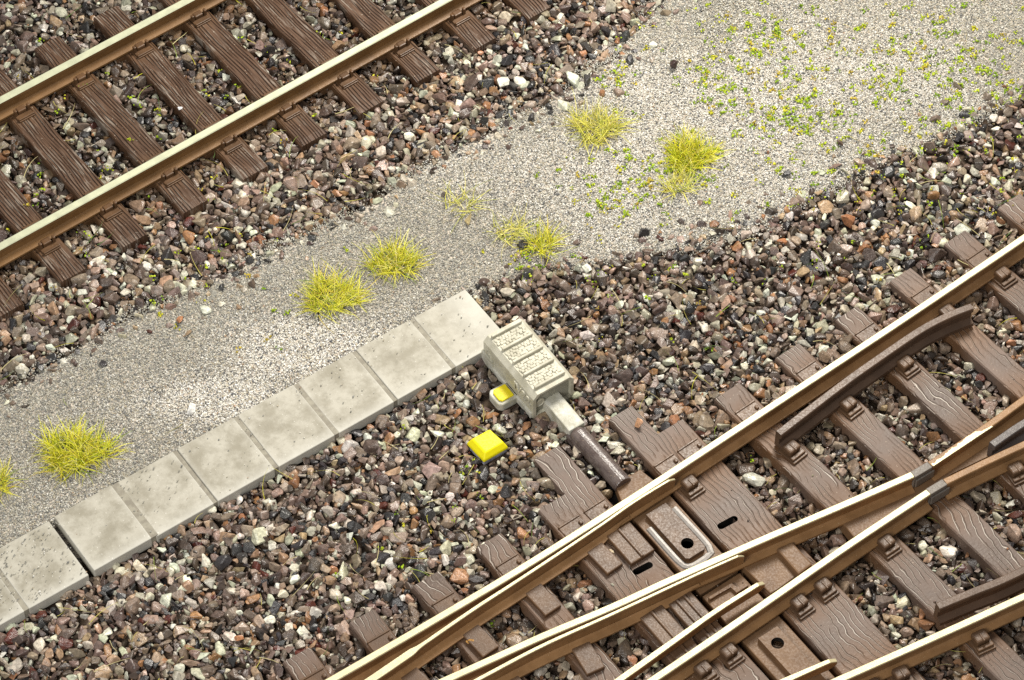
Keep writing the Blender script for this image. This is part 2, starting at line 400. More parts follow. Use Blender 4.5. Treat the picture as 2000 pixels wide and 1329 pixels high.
for k in range(-5, 13):
    base = e0 + pitch_v * k + dB * sw_old / 2          # near end centre
    tA = ((LBw[0] - e0) @ nB); 
    rl = [tA, tA + gauge]
    me = sleeper_mesh(-slen, 0.0, sw_old, 0, -.17, 'sleeper')
    w = Matrix.Translation((base[0], base[1], 0)) @ Matrix.Rotation(rz, 4, 'Z'); set_rust(me, w, .22)
    s = obj('sleeper', me, M['old'], track, (base[0], base[1], 0), rz)
    OLD_SLEEPERS.append((base, nB, dB, slen, sw_old))
    for r in rl:
        q = base + nB * r
        bm = bmesh.new(); old_chair(bm, 1); old_chair(bm, -1)
        obj('rail_chair', bm, M['chair_old'], s, (q[0], q[1], 0), rz)
    if k < 12:
        for r in rl:
            q = base + nB * r + dB * sw_old / 2; L = np.linalg.norm(pitch_v) - sw_old
            bm = bmesh.new(); box(bm, -.05, .05, .004 - L, -.004, -.12, -.045, .012)
            obj('sleeper_web', bm, M['chair_old'], track, (q[0], q[1], 0), rz)

# ------------------------------------------------------------------ turnout, lower right
L1_PX = [(480, 1424), (600, 1355), (720, 1286), (850, 1210), (1000, 1121), (1150, 1027), (1300, 930), (1450, 831), (1600, 732), (1750, 633), (1900, 532), (2000, 464), (2150, 360), (2300, 254)]
L2_PX = [(600, 1455), (730, 1393), (840, 1342), (950, 1292), (1063, 1241), (1198, 1184), (1300, 1137), (1400, 1093), (1500, 1049), (1603, 1005), (1700, 963), (1782, 927)]
L2C_PX = [(1817, 907), (1920, 838), (2000, 780), (2150, 670), (2300, 560)]
L3_PX = [(1020, 1510), (1130, 1430), (1250, 1345), (1300, 1311), (1400, 1243), (1530, 1153), (1667, 1058), (1813, 961)]
L3C_PX = [(1846, 941), (1920, 905), (2000, 868), (2150, 800), (2300, 735)]
L4_PX = [(1350, 1457), (1500, 1390), (1640, 1327), (1750, 1278), (1870, 1224), (2000, 1165), (2150, 1100), (2300, 1035)]
tc = P2(1500, 1050)
turn = empty('railway_turnout', (tc[0], tc[1], 0), 'brown railway turnout with brass topped crossing rails and switch blades on grey brown sleepers', 'railway turnout')
RM = [M['rail_new'], M['top_new']]; BM_ = [M['rail_new'], M['rail_new']]
first_new = len(RAIL_LINES)
_, L1 = rail_part('stock_rail', L1_PX, turn, RM); _, L2 = rail_part('stock_rail', L2_PX, turn, RM)
_, L3 = rail_part('closure_rail', L3_PX, turn, RM); _, L4 = rail_part('stock_rail', L4_PX, turn, RM)
_, L2C = rail_part('crossing_rail', L2C_PX, turn, BM_); _, L3C = rail_part('crossing_rail', L3C_PX, turn, BM_)
RAIL_LINES += [L1, L2, L3, L4, L2C, L3C]
_p = catmull([P2(x, y, .2) for x, y in ((1818, 906), (1920, 838), (1935, 828))], .012); _d, _n = normals2(_p); _o = _p[len(_p) // 2]
bm = bmesh.new(); _w = .03
_rows = []
for k_, (p_, n_) in enumerate(zip(_p, _n)):
    f_ = k_ / (len(_p) - 1); _w = float(np.clip(_w + random.uniform(-.012, .012), .012, .055)) * (1 if f_ < .9 else (1 - f_) * 10 + .02)
    _rows.append([bm.verts.new((p_[0] + n_[0] * a_ - _o[0], p_[1] + n_[1] * a_ - _o[1], z_)) for a_, z_ in ((.0325 - _w, .2), (.0315 - _w * .97, .2022), (.0325, .2022), (.0345, .198))])
for a_, b_ in zip(_rows[:-1], _rows[1:]):
    for i_ in range(3): bm.faces.new((a_[i_], a_[i_ + 1], b_[i_ + 1], b_[i_]))
obj('worn_patch', bm, M['top_new'], turn, (_o[0], _o[1], 0))
# grey insulated joints with an oval fishplate on the side
for a, b in (((1782, 928), (1817, 907)), ((1813, 961), (1846, 941))):
    pa, pb = P2(*a, .2), P2(*b, .2); d = (pb - pa); Lj = np.linalg.norm(d); ang = math.atan2(d[1], d[0]); c = (pa + pb) / 2
    bm = bmesh.new(); box(bm, -Lj / 2 + .003, Lj / 2 - .003, -.035, .035, .155, .2015, .006); box(bm, -Lj / 2 + .003, Lj / 2 - .003, -.03, .03, .02, .155, .004)
    box(bm, -.08, .12, -.046, -.030, .045, .145, .015, 3)
    obj('insulated_joint', bm, M['grey'], turn, (c[0], c[1], 0), ang)
# switch blades: planed rail that narrows to a rounded tip
def blade(pxs, foot_from, mats, tipw=.014, thin=.013, joint=.40, z=.197, foot=True, headw=.030, deep=.028):
    line = catmull([P2(x, y, z) for x, y in pxs], .06); o0 = line[len(line) // 2]
    def prof(t):
        k = min(1, (1 - t) / .55); hw = tipw / 2 + (thin - tipw / 2) * k; hw += (headw - hw) * min(1, max(0, (joint - t) / .02))
        end = max(0.0, (t - .985) / .015); zt = z - .035 * end; zb = deep + .035 * end
        return [(-hw, zt), (hw, zt), (hw + .004, zt - .006), (hw + .004, zt - .036), (min(hw, .013), zt - .05), (min(hw, .013), zb), (-min(hw, .013), zb), (-hw, zt - .05)]
    bm = bmesh.new(); sweep(bm, line, prof, [1, 1, 0, 0, 0, 0, 0, 0], o0)
    if foot:
        n = int(len(line) * foot_from); fl = line[:n]
        def fp(t):
            wv = .085 * min(1.0, (1 - t) / .10 + .15); return [(.013, .060), (.030, .050), (wv, .040), (wv, .022), (.013, .022)]
        sweep(bm, fl, fp, [0] * 5, o0)
    return obj('switch_blade', bm, mats, turn, (o0[0], o0[1], 0)), line
B1_PX = [(480, 1484), (600, 1410), (700, 1344), (784, 1287), (920, 1193), (1000, 1141), (1100, 1075), (1180, 1021), (1240, 979), (1318, 931)]
B2_PX = [(600, 1492), (740, 1425), (850, 1372), (950, 1318), (1063, 1259), (1198, 1198), (1365, 1120), (1453, 1081)]
B3_PX = [(1060, 1432), (1205, 1331), (1317, 1251), (1400, 1192), (1492, 1134)]
B4_PX = [(1380, 1398), (1500, 1344), (1565, 1315), (1634, 1285)]
_, BL1 = blade(B1_PX, .90, RM, joint=.385); _, BL2 = blade(B2_PX, .90, RM, joint=.22)
_, BL3 = blade(B3_PX, .5, RM, tipw=.03, foot=False, thin=.024, headw=.024, deep=.06, z=.185); _, BL4 = blade(B4_PX, .5, RM, tipw=.03, foot=False, thin=.024, headw=.024, deep=.06, z=.185)
# check rails, flared at the ends
CHECK = [(-.028, .222), (.028, .222), (.035, .214), (.035, .170), (.016, .150), (.016, .075), (.075, .058), (.075, .018), (-.035, .018), (-.035, .214)]
def check_rail(pxs, mat, prof=CHECK, zz=.222):
    line = catmull([P2(x, y, zz) for x, y in pxs], .05); o0 = line[len(line) // 2]
    bm = bmesh.new(); sweep(bm, line, prof, [0] * len(prof), o0)
    obj('check_rail', bm, mat, turn, (o0[0], o0[1], 0)); return line
C1 = check_rail([(1521, 846), (1643, 752), (1720, 697), (1797, 645), (1850, 617), (1898, 598)], M['check'])
C2 = check_rail([(1832, 1184), (1900, 1156), (1960, 1132), (2040, 1093), (2150, 1040)], M['check'])
C3 = check_rail([(1938, 868), (2000, 826), (2060, 796), (2200, 730)], M['darkgrey'])
RAIL_LINES.append(C1)
# timbers
NEW_SLEEPERS = []
W_DIR = P2(1533, 1196) - P2(1188, 818); W_DIR /= np.linalg.norm(W_DIR)
def new_sleeper(A, B, direction=None, length=4.6, width=None, hole=None, start=0.0):
    a, b = P2(*A), P2(*B); c = (a + b) / 2
    if direction is None:
        i = np.argmin(np.hypot(*(L1 - c).T)); dd, nn = normals2(L1); d = nn[i]
    else: d = direction
    per = np.array([-d[1], d[0]]); w = width or abs((b - a) @ per)
    ang = math.atan2(d[1], d[0])
    me = sleeper_mesh(start, length, w, 0, -.17, 'sleeper', .0015, hole=hole(c, d, per, w) if hole else None)
    wm = Matrix.Translation((c[0], c[1], 0)) @ Matrix.Rotation(ang, 4, 'Z'); set_rust(me, wm, .34)
    o = obj('sleeper', me, [M['new'], M['black']], turn, (c[0], c[1], 0), ang)
    NEW_SLEEPERS.append((c, d, per, start, length, w)); return o, c, d, ang
def slot(p, q):
    def f(c, d, per, w):
        a, b = P2(*p), P2(*q); A = np.array([(a - c) @ d, (a - c) @ per]); B = np.array([(b - c) @ d, (b - c) @ per])
        u = (B - A) / np.linalg.norm(B - A); n = np.array([-u[1], u[0]]); r = .032; pts = []
        for ctr, sg in ((A, -1), (B, 1)):
            for k in range(7):
                th = math.pi * k / 6 - math.pi / 2; pts.append(tuple(ctr + r * (sg * u * math.cos(th) + sg * n * math.sin(th))))
        return pts
    return f
SL = {}
for nm, A, B in (('a', (427, 1366), (487, 1336)), ('b', (551, 1292), (607, 1264)), ('c', (681, 1217), (731, 1188)), ('d', (805, 1144), (859, 1115)), ('e', (929, 1070), (979, 1040)),
                 ('k', (1394, 778), (1447, 748)), ('l', (1512, 698), (1563, 671)), ('m', (1629, 624), (1677, 598)), ('n', (1735, 548), (1782, 524)), ('o', (1842, 475), (1888, 450)),
                 ('p', (1947, 405), (1995, 378)), ('q', (2052, 334), (2100, 308)), ('r', (2158, 262), (2205, 237))):
    SL[nm] = new_sleeper(A, B)
def double_sleeper(pa, pb, hole_in, sl):
    """two timbers moulded side by side as one plank; each piece has its own outer end"""
    ends = [(P2(*pa[0]) + P2(*pa[1])) / 2, (P2(*pb[0]) + P2(*pb[1])) / 2]
    d = W_DIR; p = np.array([-d[1], d[0]]); wds = [abs((P2(*q[1]) - P2(*q[0])) @ p) for q in (pa, pb)]
    y = [e @ p for e in ends]; x = [e @ d for e in ends]
    sgn = 1 if y[1] > y[0] else -1
    seam = ((y[0] + sgn * wds[0] / 2) + (y[1] - sgn * wds[1] / 2)) / 2
    org = d * min(x) + p * seam; ang = math.atan2(d[1], d[0])
    bm = bmesh.new(); zone = []
    for k in (0, 1):
        outer = y[k] - seam + (-1 if k == 0 else 1) * sgn * wds[k] / 2
        lo, hi = sorted((0.0, outer)); x0 = x[k] - min(x); x1 = 4.6
        if hole_in[0] == k:
            h = slot(*hole_in[1])(org, d, p, 0); nx = [x0, min(q[0] for q in h) - .06, max(q[0] for q in h) + .06, x1]
            prism(bm, [(nx[1], lo), (nx[2], lo), (nx[2], hi), (nx[1], hi)], -.17, 0, 0, hole=h); spans = [(nx[0], nx[1]), (nx[2], nx[3])]
        else: spans = [(x0, x1)]
        for s0, s1 in spans:
            ns = max(3, int((s1 - s0) / .07)); e = .010; rings = []
            for i, xx in enumerate(np.linspace(s0, s1, ns + 1)):
                a_, b_ = (lo, hi); rings.append([(xx, a_, -.17), (xx, a_, -e if a_ != 0 else 0), (xx, a_ + e, 0), (xx, a_ * .6 + b_ * .4, 0), (xx, a_ * .3 + b_ * .7, 0), (xx, b_ - e, 0), (xx, b_, -e if b_ != 0 else 0), (xx, b_, -.17)])
            loft(bm, rings)
        c_ = org + p * (lo + hi) / 2; zone.append((c_, d, p, x0, x1, hi - lo))
    bmesh.ops.recalc_face_normals(bm, faces=bm.faces)
    me = bpy.data.meshes.new('double_sleeper'); bm.to_mesh(me); bm.free()
    set_rust(me, Matrix.Translation((org[0], org[1], 0)) @ Matrix.Rotation(ang, 4, 'Z'), .34)
    o = obj('double_sleeper', me, [M['new'], M['black']], turn, (org[0], org[1], 0), ang)
    for k in (0, 1):
        NEW_SLEEPERS.append(zone[k]); SL[sl[k]] = (o, zone[k][0] + d * 0, d, ang)
double_sleeper(((1052, 998), (1099, 967)), ((1046, 895), (1094, 871)), (1, ((1243, 1117), (1268, 1104))), 'fg')
double_sleeper(((1188, 818), (1235, 794)), ((1284, 846), (1336, 820)), (0, ((1408, 1028), (1434, 1014))), 'hi')
# chairs on the timbers
def clip_chair(parent, q, ang, mat=M['plastic'], sc=1.0):
    """stepped pad with a rounded clip block; local +x points away from the rail"""
    bm = bmesh.new(); s = sc
    box(bm, .03 * s, .26 * s, -.095 * s, .095 * s, -.002, .024, .006)
    box(bm, .19 * s, .235 * s, -.085 * s, .085 * s, .020, .046, .008)
    box(bm, .06 * s, .185 * s, -.072 * s, .072 * s, .02, .105 * s, .022, 3)
    box(bm, .10 * s, .19 * s, -.009, .009, .06, .113 * s, .005)
    obj('rail_chair', bm, mat, parent, (q[0], q[1], 0), ang)
def flat_chair(parent, q, ang, a=-.24, b=-.04, hw=.11):
    bm = bmesh.new(); box(bm, a, b, -hw, hw, -.002, .010, .004)
    box(bm, a, a + .018, -hw, hw, .006, .020, .004); box(bm, a + .06, a + .1, hw - .05, hw - .02, .006, .03, .008)
    obj('base_plate', bm, M['plastic'], parent, (q[0], q[1], 0), ang)
def at_rail(sl, line):
    o, c, d, ang = sl; h = hit(line, c, d)
    return h
for nm in SL:
    h = at_rail(SL[nm], L1)
    if h: flat_chair(SL[nm][0], h[1], math.atan2(h[2][1], h[2][0]) - math.pi / 2)
for nm, line in [(n, L1) for n in 'hnopqr'] + [(n, C1) for n in 'klm'] + [(n, L3) for n in 'fghikl'] + [(n, L4) for n in 'hiklmn'] + [(n, L3C) for n in 'lm']:
    h = at_rail(SL[nm], line)
    if h: clip_chair(SL[nm][0], h[1], math.atan2(h[2][1], h[2][0]) - math.pi / 2, sc=.9)
def slide(parent, q, ang, x0, x1, hw, z=.045, ridges=0):
    bm = bmesh.new(); box(bm, x0, x1, -hw, hw, -.002, z, .010)
    for k in range(ridges):
        y = -hw + (k + 1) * 2 * hw / (ridges + 1); box(bm, x0 + .01, x1 - .004, y - .012, y + .012, z - .004, z + .016, .006)
    obj('slide_chair', bm, M['plastic'], parent, (q[0], q[1], 0), ang)
for nm, line in [(n, BL1) for n in 'bcdef'] + [(n, BL2) for n in 'abcde']:
    h = at_rail(SL[nm], line)
    if h: slide(SL[nm][0], h[1], math.atan2(h[2][1], h[2][0]) - math.pi / 2, .06, .34, .085)
h = at_rail(SL['g'], BL1); slide(SL['g'][0], h[1], SL['g'][3], .05, .40, .125, .05, 1)
for nm in 'fg':
    h = at_rail(SL[nm], BL2); slide(SL[nm][0], h[1], SL[nm][3], .05, .56, .115, .05, 2 if nm == 'g' else 1)

# tie bars in the slot between the double timbers
gL, gR = SL['g'], SL['h']
per = np.array([-W_DIR[1], W_DIR[0]])
wg = NEW_SLEEPERS[[k for k in range(len(NEW_SLEEPERS)) if np.allclose(NEW_SLEEPERS[k][0], gL[1])][0]][5]
wh = NEW_SLEEPERS[[k for k in range(len(NEW_SLEEPERS)) if np.allclose(NEW_SLEEPERS[k][0], gR[1])][0]][5]
yl = gL[1] @ per; yr = gR[1] @ per
lo_, hi_ = sorted((yl, yr)); g0 = lo_ + (wg if yl < yr else wh) / 2; g1 = hi_ - (wh if yl < yr else wg) / 2
mid = (g0 + g1) / 2; half = (g1 - g0) / 2
oT = W_DIR * (gR[1] @ W_DIR) + per * mid; aT = math.atan2(W_DIR[1], W_DIR[0])
t1 = hit(L1, oT, W_DIR)[0]; t2 = hit(L2, oT, W_DIR)[0]; t3 = hit(L3, oT, W_DIR)[0]; t4 = hit(L4, oT, W_DIR)[0]
print('slot half width', half, 'rails at', t1, t2, t3, t4)
bm = bmesh.new(); box(bm, t1 - .5, t4 + .6, -half, half, -.17, -.135, .004); obj('slot_floor', bm, M['black'], turn, (oT[0], oT[1], 0), aT)
hw = half - .055
def circle(cx, cy, r, n=20): return [(cx + r * math.cos(6.2832 * k / n), cy + r * math.sin(6.2832 * k / n)) for k in range(n)]
bm = bmesh.new()
prism(bm, [(t1 - .30, -hw * .55), (t1 - .30, hw * .8), (t1 - .05, hw), (t2 + .1, hw), (t2 + .1, -hw), (t1 - .05, -hw)], -.12, -.012, .008)
tie = obj('tie_bar', bm, M['tan'], turn, (oT[0], oT[1], 0), aT)
x0, x1 = t1 + .13, t1 + .13 + .62 * (t2 - t1)
bm = bmesh.new(); prism(bm, [(x0, -hw * .52), (x1 - .02, -hw * .52), (x1, -hw * .4), (x1, hw * .4), (x1 - .02, hw * .52), (x0, hw * .52)], -.012, .040, 0, hole=circle(x1 - .13, 0, .055))
obj('drive_lug', bm, [M['plastic'], M['black']], tie, (oT[0], oT[1], 0), aT)
bm = bmesh.new()
ring = []
pts = [(x0 + .1, -hw * .74), (x1 - .05, -hw * .74), (x1 + .045, -hw * .5), (x1 + .055, 0), (x1 + .045, hw * .45), (x1 - .02, hw * .74), (x0 + .06, hw * .74)]
cl = catmull(pts, .03); dd, nn = normals2(cl)
loft(bm, [[(p[0] + n[0] * a, p[1] + n[1] * a, z) for a, z in ((-.032, -.012), (-.024, -.001), (.0, .004), (.024, -.001), (.032, -.012))] for p, n in zip(cl, nn)], close=False, caps=False)
obj('solder_bead', bm, M['silver'], tie, (oT[0], oT[1], 0), aT)
# second bar: stepped plate between the middle rails, drilled lug beyond the third rail
bm = bmesh.new()
box(bm, t2 + .12, t3 - .06, -hw, hw, -.12, -.015, .008); box(bm, t3 - .05, t4 - .06, -hw, hw, -.12, -.015, .008); box(bm, t4 - .05, t4 + .5, -hw, hw, -.12, -.02, .008)
tie2 = obj('tie_bar', bm, M['tan'], turn, (oT[0], oT[1], 0), aT)
bm = bmesh.new(); prism(bm, [(t2 + .17, -hw * .9), (t2 + .17, hw * .35), (t2 + .24, hw * .35), (t2 + .24, hw * .85), (t3 - .30, hw * .85), (t3 - .30, hw * .2), (t3 - .38, hw * .2), (t3 - .38, -hw * .9)], -.015, .018, .006)
obj('step_plate', bm, M['tan'], tie2, (oT[0], oT[1], 0), aT)
x0, x1 = t3 + .16, t4 - .1
bm = bmesh.new(); prism(bm, [(x0, -hw * .5), (x1, -hw * .5), (x1, hw * .5), (x0, hw * .5)], -.015, .040, 0, hole=circle(x0 + .13, 0, .055))
obj('drive_lug', bm, [M['tan'], M['black']], tie2, (oT[0], oT[1], 0), aT)
# moulded crossing base between the middle rails
def px_prism(name, pxs, z0, z1, mat, w=.010, parent=turn):
    pts = [P2(x, y, z1) for x, y in pxs]; c = np.mean(pts, 0); bm = bmesh.new()
    prism(bm, [p - c for p in pts], z0, z1, w); return obj(name, bm, mat, parent, (c[0], c[1], 0))
px_prism('crossing_plate', [(1644, 1020), (1668, 1008), (1790, 944), (1850, 912), (2100, 770), (2240, 745), (1860, 925), (1812, 958), (1690, 1036), (1668, 1050)], -.10, .034, M['tan'])
px_prism('cross_bar', [(1516, 1072), (1547, 1058), (1587, 1102), (1560, 1122)], -.10, .075, M['tan'], .016)
px_prism('flange_filler', [(1450, 1106), (1490, 1080), (1522, 1073), (1560, 1122), (1520, 1150), (1505, 1160)], -.10, .015, M['tan'])
# outside the near rail: dark pit plates beside the rod
px_prism('pit_plate', [(1104, 880), (1118, 872), (1166, 925), (1150, 932)], -.16, -.105, M['darkgrey'])
px_prism('pit_plate', [(1199, 862), (1205, 855), (1232, 886), (1203, 904)], -.16, -.095, M['darkgrey'])

# ------------------------------------------------------------------ point motor
zt = .235
FL, FR, NR, NL = [P2(x, y, zt) for x, y in ((941, 661), (1026, 617), (1124, 741), (1039, 768))]
ax = ((NL - FL) + (NR - FR)); Lm = np.linalg.norm(ax) / 2; ax /= np.linalg.norm(ax)
ay = np.array([-ax[1], ax[0]]); Wm = abs(((FR - FL) @ ay + (NR - NL) @ ay) / 2)
c = (FL + FR + NR + NL) / 4; aM = math.atan2(ax[1], ax[0]); ang_m = aM
print('motor', Lm, Wm)
motor = empty('point_motor', (c[0], c[1], -.10), 'pale cream grey point motor box with ribbed textured lid beside the turnout', 'point motor', rotz=aM)
hl, hw_ = Lm / 2, Wm / 2
def section(x, s=1.0, zb=-.085, ch=.050, dw=0):
    h = hw_ * s - dw
    return [(x, -h, zb), (x, h, zb), (x, h, zt - ch), (x, h - ch * .9, zt - dw * .3), (x, -h + ch * .9, zt - dw * .3), (x, -h, zt - ch)]
bm = bmesh.new(); loft(bm, [section(-hl), section(-hl + .03), section(hl - .03), section(hl)], caps=False)
t = bm
# far end closed, near end with a recessed panel
far = section(-hl, .97); near = section(hl)
bm.faces.new([bm.verts.new(p) for p in section(-hl)][::-1])
cz = .07
def shrink(p, k): return (p[0], p[1] * k, cz + (p[2] - cz) * k)
fr0 = [bm.verts.new(p) for p in near]; fr1 = [bm.verts.new(shrink(p, .86)) for p in near]; fr2 = [bm.verts.new((p[0] - .03, *shrink(p, .84)[1:])) for p in near]
for a, b in ((fr0, fr1), (fr1, fr2)):
    for i in range(6): bm.faces.new((a[i], a[(i + 1) % 6], b[(i + 1) % 6], b[i]))
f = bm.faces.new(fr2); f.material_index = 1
bmesh.ops.remove_doubles(bm, verts=bm.verts, dist=.0005)
house = obj('housing', bm, [M['housing'], M['recess']], motor, (c[0], c[1], 0), aM)
bm = bmesh.new(); cyl = [[(hl - .031 + dx, -hw_ * .62 + .048 * k * math.cos(a), .075 + .048 * k * math.sin(a)) for a in np.arange(16) * 6.2832 / 16] for dx, k in ((0, 1), (.018, 1), (.022, .8), (.014, .74), (.014, .1))]
loft(bm, cyl); obj('round_cap', bm, M['housing'], house, (c[0], c[1], 0), aM)
# lid: five ribs, and four panels of basket texture between them
xr = np.linspace(-hl + .045, hl - .065, 5); rw = hw_ - .055
for x in xr:
    bm = bmesh.new(); box(bm, x - .014, x + .014, -rw, rw, zt - .006, zt + .034, .010, 3); obj('lid_rib', bm, M['housing'], house, (c[0], c[1], 0), aM)
for xa, xb in zip(xr[:-1], xr[1:]):
    bm = bmesh.new(); nx, ny = 4, 10
    for i in range(nx):
        for j in range(ny):
            x = xa + .026 + (xb - xa - .052) * (i + .5) / nx; y = -rw + .012 + (2 * rw - .024) * (j + (.5 if i % 2 else 0)) / ny
            sx, sy = (xb - xa - .05) / nx * .52, 2 * rw / ny * .47; x += random.uniform(-.006, .006); y += random.uniform(-.006, .006)
            k = random.uniform(.85, 1.15)
            box(bm, x - sx, x + sx, y - sy * k, y + sy * k, zt - .006, zt + .007 + random.uniform(0, .008), .008, 2)
    obj('lid_panel', bm, M['housing'], house, (c[0], c[1], 0), aM)
bm = bmesh.new()
box(bm, -hl + .02, hl - .02, -hw_ - .018, -hw_ + .02, -.10, -.02, .012); box(bm, -hl - .01, -hl + .16, -hw_ - .022, -hw_ + .01, -.09, .07, .02, 3)
box(bm, -hl + .06, hl - .0, -hw_ + .03, hw_ - .03, -.21, -.083, .012)
obj('base_flange', bm, M['arm'], motor, (c[0], c[1], 0), aM)
bm = bmesh.new(); ring = [[(-hl + .09 + .05 * k * math.cos(a), -hw_ - dy, .075 + .05 * k * math.sin(a)) for a in np.arange(18) * 6.2832 / 18] for dy, k in ((-.002, 1), (.012, 1), (.012, .7), (.002, .7), (.002, .1))]
loft(bm, ring); obj('side_boss', bm, M['housing'], house, (c[0], c[1], 0), aM)
# raised number on the side wall
cu = bpy.data.curves.new('letters', 'FONT'); cu.body = 'IV22'; cu.size = .14; cu.extrude = .014; cu.align_x = 'CENTER'; cu.align_y = 'CENTER'; cu.offset = .001
tmp = bpy.data.objects.new('letters', cu); COL.objects.link(tmp)
dg = bpy.context.evaluated_depsgraph_get(); dg.update(); tm = bpy.data.meshes.new_from_object(tmp.evaluated_get(dg))
bpy.data.objects.remove(tmp)
# letters stand on the wall that faces -y of the motor; reading direction +x
R = Matrix((Vector((ax[0], ax[1], 0)), Vector((0, 0, 1)), Vector((ax[1], -ax[0], 0)))).transposed()
q = c + ax * (hl - .16) - ay * (hw_ + .002)
obj('lettering', tm, M['housing'], house, (q[0], q[1], .115), rot=R)
# indicator lug with a yellow face, on the side of the motor
qi = P2(981, 765, .02)
bm = bmesh.new(); prism(bm, [(-.10, -.065), (-.065, -.095), (.065, -.095), (.10, -.065), (.10, .14), (-.10, .14)], -.12, -.02, .018, 3)
ind = obj('indicator', bm, M['arm'], motor, (qi[0], qi[1], 0), aM)
bm = bmesh.new(); prism(bm, [(-.072, -.045), (-.045, -.066), (.045, -.066), (.072, -.045), (.072, .075), (-.072, .075)], -.024, .0, .008, 2)
obj('yellow_face', bm, M['yellow2'], ind, (qi[0], qi[1], 0), aM)
# drive arm and rod cover
a0, a1 = P2(1078, 776, .06), P2(1127, 834, .06); d = a1 - a0; La = np.linalg.norm(d); aA = math.atan2(d[1], d[0]); m_ = (a0 + a1) / 2
bm = bmesh.new(); box(bm, -La / 2 - .06, La / 2, -.083, .083, -.13, .06, .012); obj('drive_arm', bm, M['arm'], motor, (m_[0], m_[1], 0), aA)
b0, b1 = P2(1128, 838, .06), P2(1218, 938, .06); d = b1 - b0; Lr = np.linalg.norm(d); aR = math.atan2(d[1], d[0])
bm = bmesh.new(); n = 28; rr = .086
prof_t = [(-.02, .80), (0, .94), (.02, 1), (Lr - .01, 1), (Lr, .97)]
rings = []
for x, k in prof_t:
    rings.append([(x, rr * k * math.cos(a), rr * k * math.sin(a)) for a in np.arange(n) * 6.2832 / n])
loft(bm, rings)
for i in range(6): pass
cover = obj('rod_cover', bm, M['tube'], motor, (b0[0], b0[1], -.02), aR)
bm = bmesh.new(); box(bm, -.05, .14, -.092, .092, -.10, .0, .02); obj('cover_collar', bm, M['tube'], cover, (b0[0], b0[1], 0), aR)

# ------------------------------------------------------------------ yellow marker in the ballast
zc = .02
q4 = [P2(x, y, -.06) for x, y in ((911, 868), (957, 843), (993, 876), (945, 904))]
cq = np.mean(q4, 0); mk = empty('yellow_marker', (cq[0], cq[1], -.10), 'bright yellow flat topped block with a pale metal rim lying in the ballast', 'marker')
t = bmesh.new(); pr = [p - cq for p in q4]; prism(t, [p * .95 for p in pr], -.115, -.066, .006); obj('metal_rim', t, M['rim'], mk, (cq[0], cq[1], 0))
t = bmesh.new(); pr2 = ccw([p for p in pr])
lo = [t.verts.new((x, y, -.066)) for x, y in pr2]; l2 = [t.verts.new((x, y, -.04)) for x, y in pr2]
cc = np.array([.05, .05])
hi = [t.verts.new((x * .74 + .004, y * .74 + .012, .015)) for x, y in pr2]
for a, b in ((lo, l2), (l2, hi)):
    for i in range(4): t.faces.new((a[i], a[(i + 1) % 4], b[(i + 1) % 4], b[i]))
t.faces.new(hi); t.faces.new(lo[::-1]); bev(t, t.edges[:], .014, 3)
obj('yellow_cap', t, M['yellow'], mk, (cq[0], cq[1], 0))

